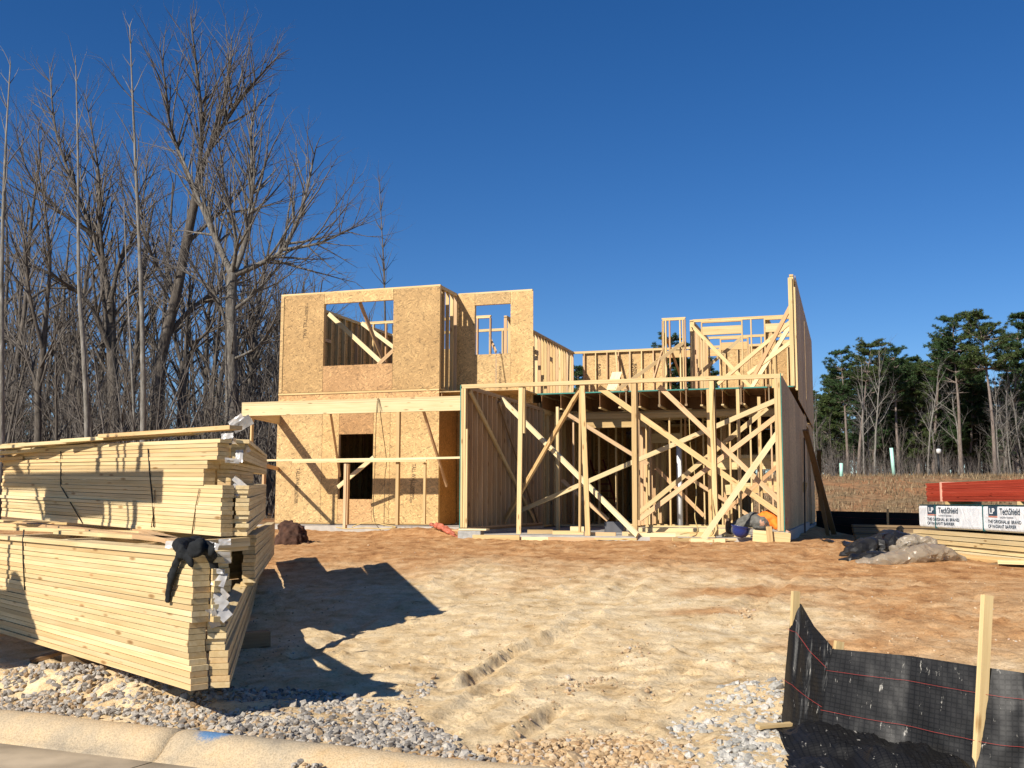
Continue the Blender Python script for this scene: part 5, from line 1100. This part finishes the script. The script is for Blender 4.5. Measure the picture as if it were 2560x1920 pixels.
def pix_tree(name, limbs, depth, seed, label, mt, mc, group=None, spread=2.5, kids=2.3, lmax=4.4, sc_=1.):
    rng = random.Random(seed); S = []; bx, by = limbs[0][0][0]; b0 = at_depth(bx, by, depth); loc = Vector((b0.x, b0.y, gz(b0.x, b0.y)-.1)); used = {}
    for li, (pts, r0, r1) in enumerate(limbs):
        off = rng.uniform(-spread, spread) if li else 0; W_ = []
        for i, (x, y) in enumerate(pts):
            f = i/(len(pts)-1); key = (x, y)
            d = used.get(key, depth+off*f)
            if i: d = depth+off*f+(used.get(tuple(pts[0]), depth)-depth)*(1-f)
            used[key] = d; w = at_depth(x, y, d)-loc; W_.append(w)
        if li == 0: W_ = [Vector((W_[0].x, W_[0].y, 0))]+W_
        poly_limb(S, W_, r0*sc_, r1*sc_, rng, PB, kids*2.1 if li or len(limbs) == 1 else kids*.5, lmax, 1, .1 if li else .55)
    return tree_obj(S, .035, name, loc, label, group, mt, mc)
GL = 'bare trees at the edge of the wood on the left'
pix_tree('bare_tree', [(((578, 1050), (578, 900), (577, 760), (580, 690)), .27, .2), (((580, 690), (605, 630), (625, 540), (630, 430), (628, 330), (640, 250)), .13, .03), (((580, 690), (545, 610), (505, 520), (470, 430), (430, 340)), .13, .03), (((580, 690), (660, 655), (705, 625), (745, 550), (768, 470), (790, 370)), .12, .025), (((705, 625), (790, 610), (850, 585), (905, 560)), .07, .02), (((578, 780), (640, 730), (700, 660), (725, 600)), .08, .02), (((577, 850), (540, 740), (480, 690), (410, 655)), .08, .02), (((578, 690), (590, 600), (560, 450), (545, 330)), .09, .02), (((579, 900), (650, 860), (705, 760)), .06, .02)],
    36, 11, 'tall bare tree with a smooth pale trunk forking just left of the house', BK_M, TW, GL, kids=2.7)
pix_tree('bare_tree', [(((388, 1075), (395, 950), (412, 850), (440, 740), (465, 610), (490, 490)), .30, .17), (((490, 490), (520, 380), (600, 250), (650, 190), (695, 140)), .13, .025), (((490, 490), (505, 330), (495, 200), (478, 60)), .12, .025), (((520, 380), (562, 260), (575, 150), (580, 95)), .09, .02), (((490, 490), (430, 330), (412, 200), (400, 120)), .10, .02), (((412, 850), (480, 770), (560, 720), (620, 700)), .12, .03), (((440, 740), (380, 640), (350, 520), (335, 420)), .09, .02), (((465, 610), (540, 540), (600, 480), (640, 380)), .09, .02)],
    39, 12, 'tallest dark bare tree leaning right with its crown above all others', BK_D, TW, GL, kids=2.5)
pix_tree('bare_tree', [(((285, 1080), (283, 960), (278, 850), (275, 760)), .28, .2), (((275, 760), (262, 690), (235, 590), (190, 480), (140, 330), (125, 180)), .13, .025), (((283, 900), (225, 760), (130, 690), (30, 640)), .13, .03), (((275, 760), (300, 650), (330, 600), (360, 480), (370, 380)), .11, .02), (((262, 690), (250, 560), (245, 420), (215, 250)), .10, .02), (((235, 590), (140, 520), (70, 430), (40, 330)), .08, .02), (((275, 800), (340, 720), (420, 640), (450, 560)), .08, .02)],
    42, 13, 'broad dark bare tree with a low fork and limbs reaching left', BK_D, TW, GL, kids=2.7)
pix_tree('bare_tree', [(((95, 1090), (95, 980), (108, 880), (115, 780)), .16, .1), (((108, 880), (75, 740), (60, 600), (30, 480)), .08, .02), (((115, 780), (125, 650), (110, 500), (95, 330)), .08, .02), (((95, 930), (130, 860), (150, 800)), .05, .02), (((95, 980), (60, 880), (0, 830)), .07, .02)], 36, 14, 'dark bare tree with crooked stems near the left edge', BK_D, TW, GL, kids=2.3)
pix_tree('bare_tree', [(((452, 1070), (455, 980), (462, 930)), .2, .15), (((462, 930), (440, 860), (430, 740), (415, 620)), .09, .02), (((462, 930), (490, 860), (530, 810), (545, 700)), .09, .02), (((460, 920), (468, 800), (475, 700), (480, 600)), .07, .02)], 40, 15, 'low bare tree spreading from a thick stub behind the upper stack', BK_D, TW, GL)
pix_tree('bare_tree', [(((540, 1060), (550, 960), (566, 880)), .16, .10), (((566, 880), (520, 800), (500, 720)), .07, .02), (((560, 900), (610, 830), (650, 800), (690, 700)), .07, .02)], 44, 16, 'small dark bare tree leaning right between the pale trunk and the house', BK_D, TW, GL)
for k, (pts, r0, lab, dp) in enumerate(((((218, 1090), (208, 870), (197, 700), (195, 400), (190, 165)), .11, 'slender pale trunk rising straight left of the broad dark tree', 30), (((358, 1070), (355, 800), (346, 560), (334, 300), (325, 70)), .115, 'slender pale trunk taller than its neighbours, in front of the leaning dark tree', 30), (((3, 1100), (4, 700), (12, 420), (26, 165)), .12, 'slender pale trunk cut by the left edge of the view', 28), (((335, 1080), (328, 900), (318, 700), (310, 520)), .06, 'thin whip of a tree just left of the tallest pale trunk', 33), (((967, 1080), (962, 760), (957, 620), (948, 455)), .10, 'lone slender bare tree rising above the house roofline', 52))):
    pix_tree('bare_tree', [(pts, r0, .02)], dp, 30+k, lab, BK_P if k != 4 else BK_D, TWP if k != 4 else TW, GL, kids=1.0 if k != 4 else 2.6, lmax=2.6 if k != 4 else 3.0)
# ---- repeated background trees: several grown kinds, copied
def kind_bare(seed, h, r0, kids=1.6, lean=.05):
    rng = random.Random(seed); par = dict(PB); par['kids'] = (kids, 2.8, 3.4); par['bare'] = (.25, .1, .1); par['max'] = 3; S = []
    grow(S, (0, 0, 0), (lean, 0, 1), h, r0, 0, rng, par); a, b = split(S, .03); return seg_mesh('trunk', a, 6), seg_mesh('crown', b, 3)
def plant(kind, loc, s, rot, label, group, name='bare_tree', mats=(BK_D, TW), cat='tree'):
    t = bpy.data.objects.new(name, None); COL.objects.link(t); t.location = loc; t.scale = (s, s, s*rnd.uniform(.92, 1.08)); t.rotation_euler = (rnd.uniform(-.04, .04), rnd.uniform(-.04, .04), rot); tag(t, label, cat, group)
    for nm, me, mm in zip(('trunk', 'crown'), kind, mats):
        if not me.materials: me.materials.append(mm)
        o = bpy.data.objects.new(nm, me); COL.objects.link(o); o.parent = t
    return t
KB = [kind_bare(100+k, 10, .11, 1.7) for k in range(5)]; KT = [kind_bare(200+k, 14, .13, 1.1, .02) for k in range(3)]; 
KU = []
for k in range(4):
    rng = random.Random(300+k); S = []; par = dict(PB); par['kids'] = (2.2, 2.6, 0); par['max'] = 2; par['bare'] = (.05, .1, .1)
    for j in range(6): grow(S, (rng.uniform(-.5, .5), rng.uniform(-.5, .5), 0), (rng.uniform(-.35, .35), rng.uniform(-.35, .35), 1), rng.uniform(2.4, 4.5), .03, 0, rng, par)
    a, b = split(S, .014); KU.append((seg_mesh('stem', a, 4), seg_mesh('twigs', b, 3)))
rt = random.Random(55)
def spot(px, d): p = at_depth(px, 1254, d); return Vector((p.x, p.y, gz(p.x, p.y)-.1))
GB = 'bare trees deeper in the wood behind the left row'; LBT = 'dark bare tree deep in the leafless wood behind the nearest left trees'
for k in range(130):
    px = rt.uniform(-90, 1010) if k > 16 else rt.uniform(640, 1010); d = rt.uniform(48, 82); hmax = 1 if px < 500 else (.95 if px < 780 else .72)
    plant(KB[k % 5], spot(px, d), hmax*rt.uniform(.9, 1.25)*(1+(d-48)/90), rt.uniform(0, 6.28), LBT, GB)
for k in range(60):
    px = rt.uniform(-80, 760); plant(KB[(k*2) % 5], spot(px, rt.uniform(34, 47)), rt.uniform(.4, .75), rt.uniform(0, 6.28), 'young bare tree crowding the understory of the left wood', 'young bare trees in the left wood')
for k in range(16):
    px = rt.uniform(-40, 620); plant(KB[k % 5], spot(px, rt.uniform(44, 52)), rt.uniform(1.25, 1.65), rt.uniform(0, 6.28), 'well grown bare tree behind the front trees of the left wood', 'grown bare trees behind the front ones')
GU = 'leafless shrubs under the left wood'
for k in range(120):
    px = rt.uniform(-80, 1000); plant(KU[k % 4], spot(px, rt.uniform(33, 60)), rt.uniform(.8, 1.6), rt.uniform(0, 6.28), 'leafless brown shrub in the thicket under the left wood', GU, 'shrub', (TW, TW), 'shrub')
# ---- pines
def needle_mat(name, c):
    m, nt, b = mat(name, .6); g = N(nt, 'ShaderNodeNewGeometry'); r = ramp(nt, [(0, tuple(x*.55 for x in c)), (.5, c), (1, tuple(x*1.5 for x in c))]); L(nt, g, 'Random Per Island', r, 0); L(nt, r, 0, b, 'Base Color'); return m
NEED = [needle_mat('pine_needles', (.036, .068, .021)), needle_mat('pine_needles_olive', (.058, .082, .023))]
def kind_pine(seed, h, crown=.45, rad=2.2, dens=1.):
    rng = random.Random(seed); S = []; p = np.array([0, 0, 0.]); d = np.array([0, 0, 1.]); n = 16; tr = []
    for i in range(n):
        d = d+rv(rng)*.03; d /= np.linalg.norm(d); q = p+d*h/n; r0 = .20*(1-i/n)+.03; S.append((*p, r0, *q, .20*(1-(i+1)/n)+.03)); p = q; tr.append(p.copy())
    tuft = []
    nb = int(74*dens)
    for k in range(nb):
        t = 1-crown*(rng.random()**.8); i = min(n-1, int(t*n)); b0 = tr[i]; a = rng.uniform(0, 6.28); prof = math.sin(min(1, (1-t)/crown+.18)*math.pi*.62); ln = rad*prof*rng.uniform(.55, 1.1)
        dd = np.array([math.cos(a), math.sin(a), rng.uniform(-.05, .55)]); dd /= np.linalg.norm(dd); m = 6; q = b0.copy()
        for j in range(m):
            dd = dd+rv(rng)*.16+np.array([0, 0, .05]); dd /= np.linalg.norm(dd); q2 = q+dd*ln/m; S.append((*q, .05*(1-j/m)+.012, *q2, .05*(1-(j+1)/m)+.012)); q = q2
            if j >= 2:
                for _ in range(rng.randint(3, 6)): o = rv(rng)*rng.uniform(.1, .48); o[2] = abs(o[2])*.6; tuft.append(q+o)
    for _ in range(rng.randint(5, 9)):
        b0 = tr[int(n*rng.uniform(.3, 1-crown))]; a = rng.uniform(0, 6.28); S.append((*b0, .03, *(b0+np.array([math.cos(a), math.sin(a), rng.uniform(-.1, .3)])*rng.uniform(.5, 1.4)), .01))
    V = []; NP = 20
    for c in tuft:
        for _ in range(NP):
            dr = rv(rng); dr[2] = dr[2]*.7+.25; dr /= np.linalg.norm(dr); s = np.cross(dr, rv(rng)); s /= np.linalg.norm(s); ln = rng.uniform(.12, .30); w_ = .03; b_ = c+dr*.03+rv(rng)*.07; V += [b_-s*w_, b_+s*w_, b_+dr*ln]
    V = np.array(V); me = bpy.data.meshes.new('crown'); m_ = len(V)//3; me.vertices.add(len(V)); me.vertices.foreach_set('co', V.reshape(-1)); me.loops.add(m_*3); me.loops.foreach_set('vertex_index', np.arange(m_*3)); me.polygons.add(m_); me.polygons.foreach_set('loop_start', np.arange(0, m_*3, 3)); me.update(calc_edges=True)
    return seg_mesh('trunk', S, 6), me
KP = [kind_pine(400, 16, .42, 2.6), kind_pine(401, 16, .36, 3.0), kind_pine(402, 16, .55, 2.2, 1.3), kind_pine(403, 16, .30, 2.4, .8), kind_pine(404, 14, .75, 2.4, 1.5), kind_pine(405, 13, .8, 2.1, 1.5)]
BP = bark('pine_bark', (.10, .075, .06), (.19, .15, .125), (.30, .26, .22))
def pine(px, ytop, d, kind, label, group='pines standing beyond the bank', mm=0):
    p = spot(px, d); top = at_depth(px, ytop, d).z; h = (16, 16, 16, 16, 14, 13)[kind]; s = (top-p.z)/h; k = KP[kind]
    me = k[1]
    t = bpy.data.objects.new('pine_tree', None); COL.objects.link(t); t.location = p; t.scale = (s*1.0, s*1.0, s); t.rotation_euler = (0, 0, rnd.uniform(0, 6.28)); tag(t, label, 'pine tree', group)
    if not k[0].materials: k[0].materials.append(BP)
    if not me.materials: me.materials.append(NEED[kind % 2])
    for nm, m_ in (('trunk', k[0]), ('crown', me)): o = bpy.data.objects.new(nm, m_); COL.objects.link(o); o.parent = t
heroes = ((2492, 786, 92, 1, 'tallest pine with a wide dark crown at the far right'), (2408, 805, 96, 0, 'tall pine with a rounded crown left of the tallest one'), (2540, 800, 100, 2, 'tall pine crossing the right edge of the view'), (2337, 856, 100, 3, 'thin pine with a small tufted top above its neighbours'), (2250, 878, 98, 0, 'pine with a pointed crown in the middle of the right wood'), (2148, 866, 95, 3, 'pine with open layered crown nearest the tall right wall'), (2125, 885, 97, 0, 'pine partly hidden behind the open crowned one by the wall'), (2188, 930, 100, 4, 'shorter full pine between the open crown and the pointed one'), (2290, 905, 104, 2, 'dense pine right of the pointed crown'), (2370, 915, 103, 4, 'dense low pine under the thin tufted one'), (2075, 950, 102, 5, 'small pine just right of the house wall'), (2450, 930, 106, 5, 'low pine filling the gap below the two tallest'))
for a in heroes: pine(*a)
for k in range(96):
    px = rt.uniform(2030, 2640); pine(px, rt.uniform(900, 1090), rt.uniform(99, 128), (2, 4, 5, 0)[k % 4], 'dark pine in the dense stand behind the front pines', 'dense pines behind the front row', 1)
for k, (px, yt) in enumerate(((1670, 850), (1700, 862), (1445, 925), (1465, 940), (1800, 905), (1745, 900), (1900, 898), (1840, 915))): pine(px, yt, 90, (0, 2, 4)[k % 3], 'pine crown showing through the open upper framing', 'pines behind the house')
for k in range(36):
    px = rt.uniform(-60, 1010) if k % 2 else rt.uniform(1000, 2000); pine(px, rt.uniform(985, 1060), rt.uniform(84, 100), (2, 4, 5)[k % 3], 'dark pine far behind the leafless wood and the house', 'far pines behind the wood')
GR = 'bare trunks among the pines'
for k in range(13):
    px = rt.uniform(2030, 2640); d = rt.uniform(80, 100); plant(KT[k % 3], spot(px, d), rt.uniform(.45, .85)*d/85, rt.uniform(0, 6.28), 'slim bare tree with pale trunk standing among the right pines', GR, mats=(BK_P, TWP))
for k in range(95):
    px = rt.uniform(2020, 2680); plant(KU[k % 4], spot(px, rt.uniform(71, 92)), rt.uniform(.35, .8), rt.uniform(0, 6.28), 'leafless brown shrub along the top of the bank', 'leafless shrubs on the bank', 'shrub', (TW, TW), 'shrub')
for k in range(22):
    px = rt.uniform(2030, 2680); plant(KB[k % 5], spot(px, rt.uniform(90, 104)), rt.uniform(.4, .7), rt.uniform(0, 6.28), 'grey bare tree mixed into the pine stand', 'grey bare trees in the pine stand')
# far wood closing the view: one mass nobody could count
S = []; rng = random.Random(9)
for k in range(520):
    px = rng.uniform(-150, 2720); d = rng.uniform(88, 120) if px < 1050 else rng.uniform(112, 140); p = spot(px, d); h = rng.uniform(5, 9) if px < 1300 else rng.uniform(4, 7)
    q = np.array(p); S.append((*q, .14, *(q+np.array([rng.uniform(-.5, .5), 0, h])), .05))
    for j in range(16):
        t = rng.uniform(.1, 1); b = q+np.array([0, 0, h*t]); e = b+np.array([rng.uniform(-1.6, 1.6), rng.uniform(-.8, .8), rng.uniform(.3, 1.8)]); S.append((*b, .05, *e, .02))
        for i in range(3): e2 = e+np.array([rng.uniform(-.9, .9), rng.uniform(-.4, .4), rng.uniform(.1, 1.2)]); S.append((*e, .025, *e2, .01))
tag(link('far_wood', seg_mesh('far_wood', S, 3), TW), 'grey brown leafless far wood closing the view', None, None, 'stuff')
print('TREEPOLYS', sum(len(m.polygons) for m in bpy.data.meshes if m.name.startswith(('trunk', 'crown', 'twigs', 'far_wood'))))

# ================================================================== LIGHT
AZ, EL = R_(42), R_(35)          # light travels towards azimuth AZ (from +Y to +X)
sd = Vector((math.sin(AZ)*math.cos(EL), math.cos(AZ)*math.cos(EL), -math.sin(EL)))
sl = bpy.data.lights.new('sun', 'SUN'); sl.energy = 5.0; sl.angle = R_(.53); sl.color = (1, .93, .82)
so = bpy.data.objects.new('sun', sl); COL.objects.link(so); so.rotation_euler = sd.to_track_quat('-Z', 'Y').to_euler(); so.location = (0, 0, 30)
w = bpy.data.worlds.new('World'); sc.world = w; w.use_nodes = True; nt = w.node_tree
sky = nt.nodes.new('ShaderNodeTexSky'); sky.sky_type = 'NISHITA'; sky.sun_disc = False; sky.sun_elevation = EL; sky.sun_rotation = math.pi+AZ
sky.air_density = 1.0; sky.dust_density = .0; sky.ozone_density = 3.8; sky.altitude = 1500
bg = nt.nodes['Background']; bg.inputs['Strength'].default_value = .072; hs = nt.nodes.new('ShaderNodeHueSaturation'); hs.inputs['Saturation'].default_value = 1.28; hs.inputs['Value'].default_value = 1.06; hs.inputs['Hue'].default_value = .508; nt.links.new(sky.outputs[0], hs.inputs['Color']); nt.links.new(hs.outputs[0], bg.inputs[0])
vs_ = sc.view_settings; vs_.view_transform = 'Standard'; vs_.look = 'None'; vs_.exposure = .44; vs_.gamma = 1
sc.render.film_transparent = False
sc.cycles.max_bounces = 6; sc.cycles.diffuse_bounces = 2
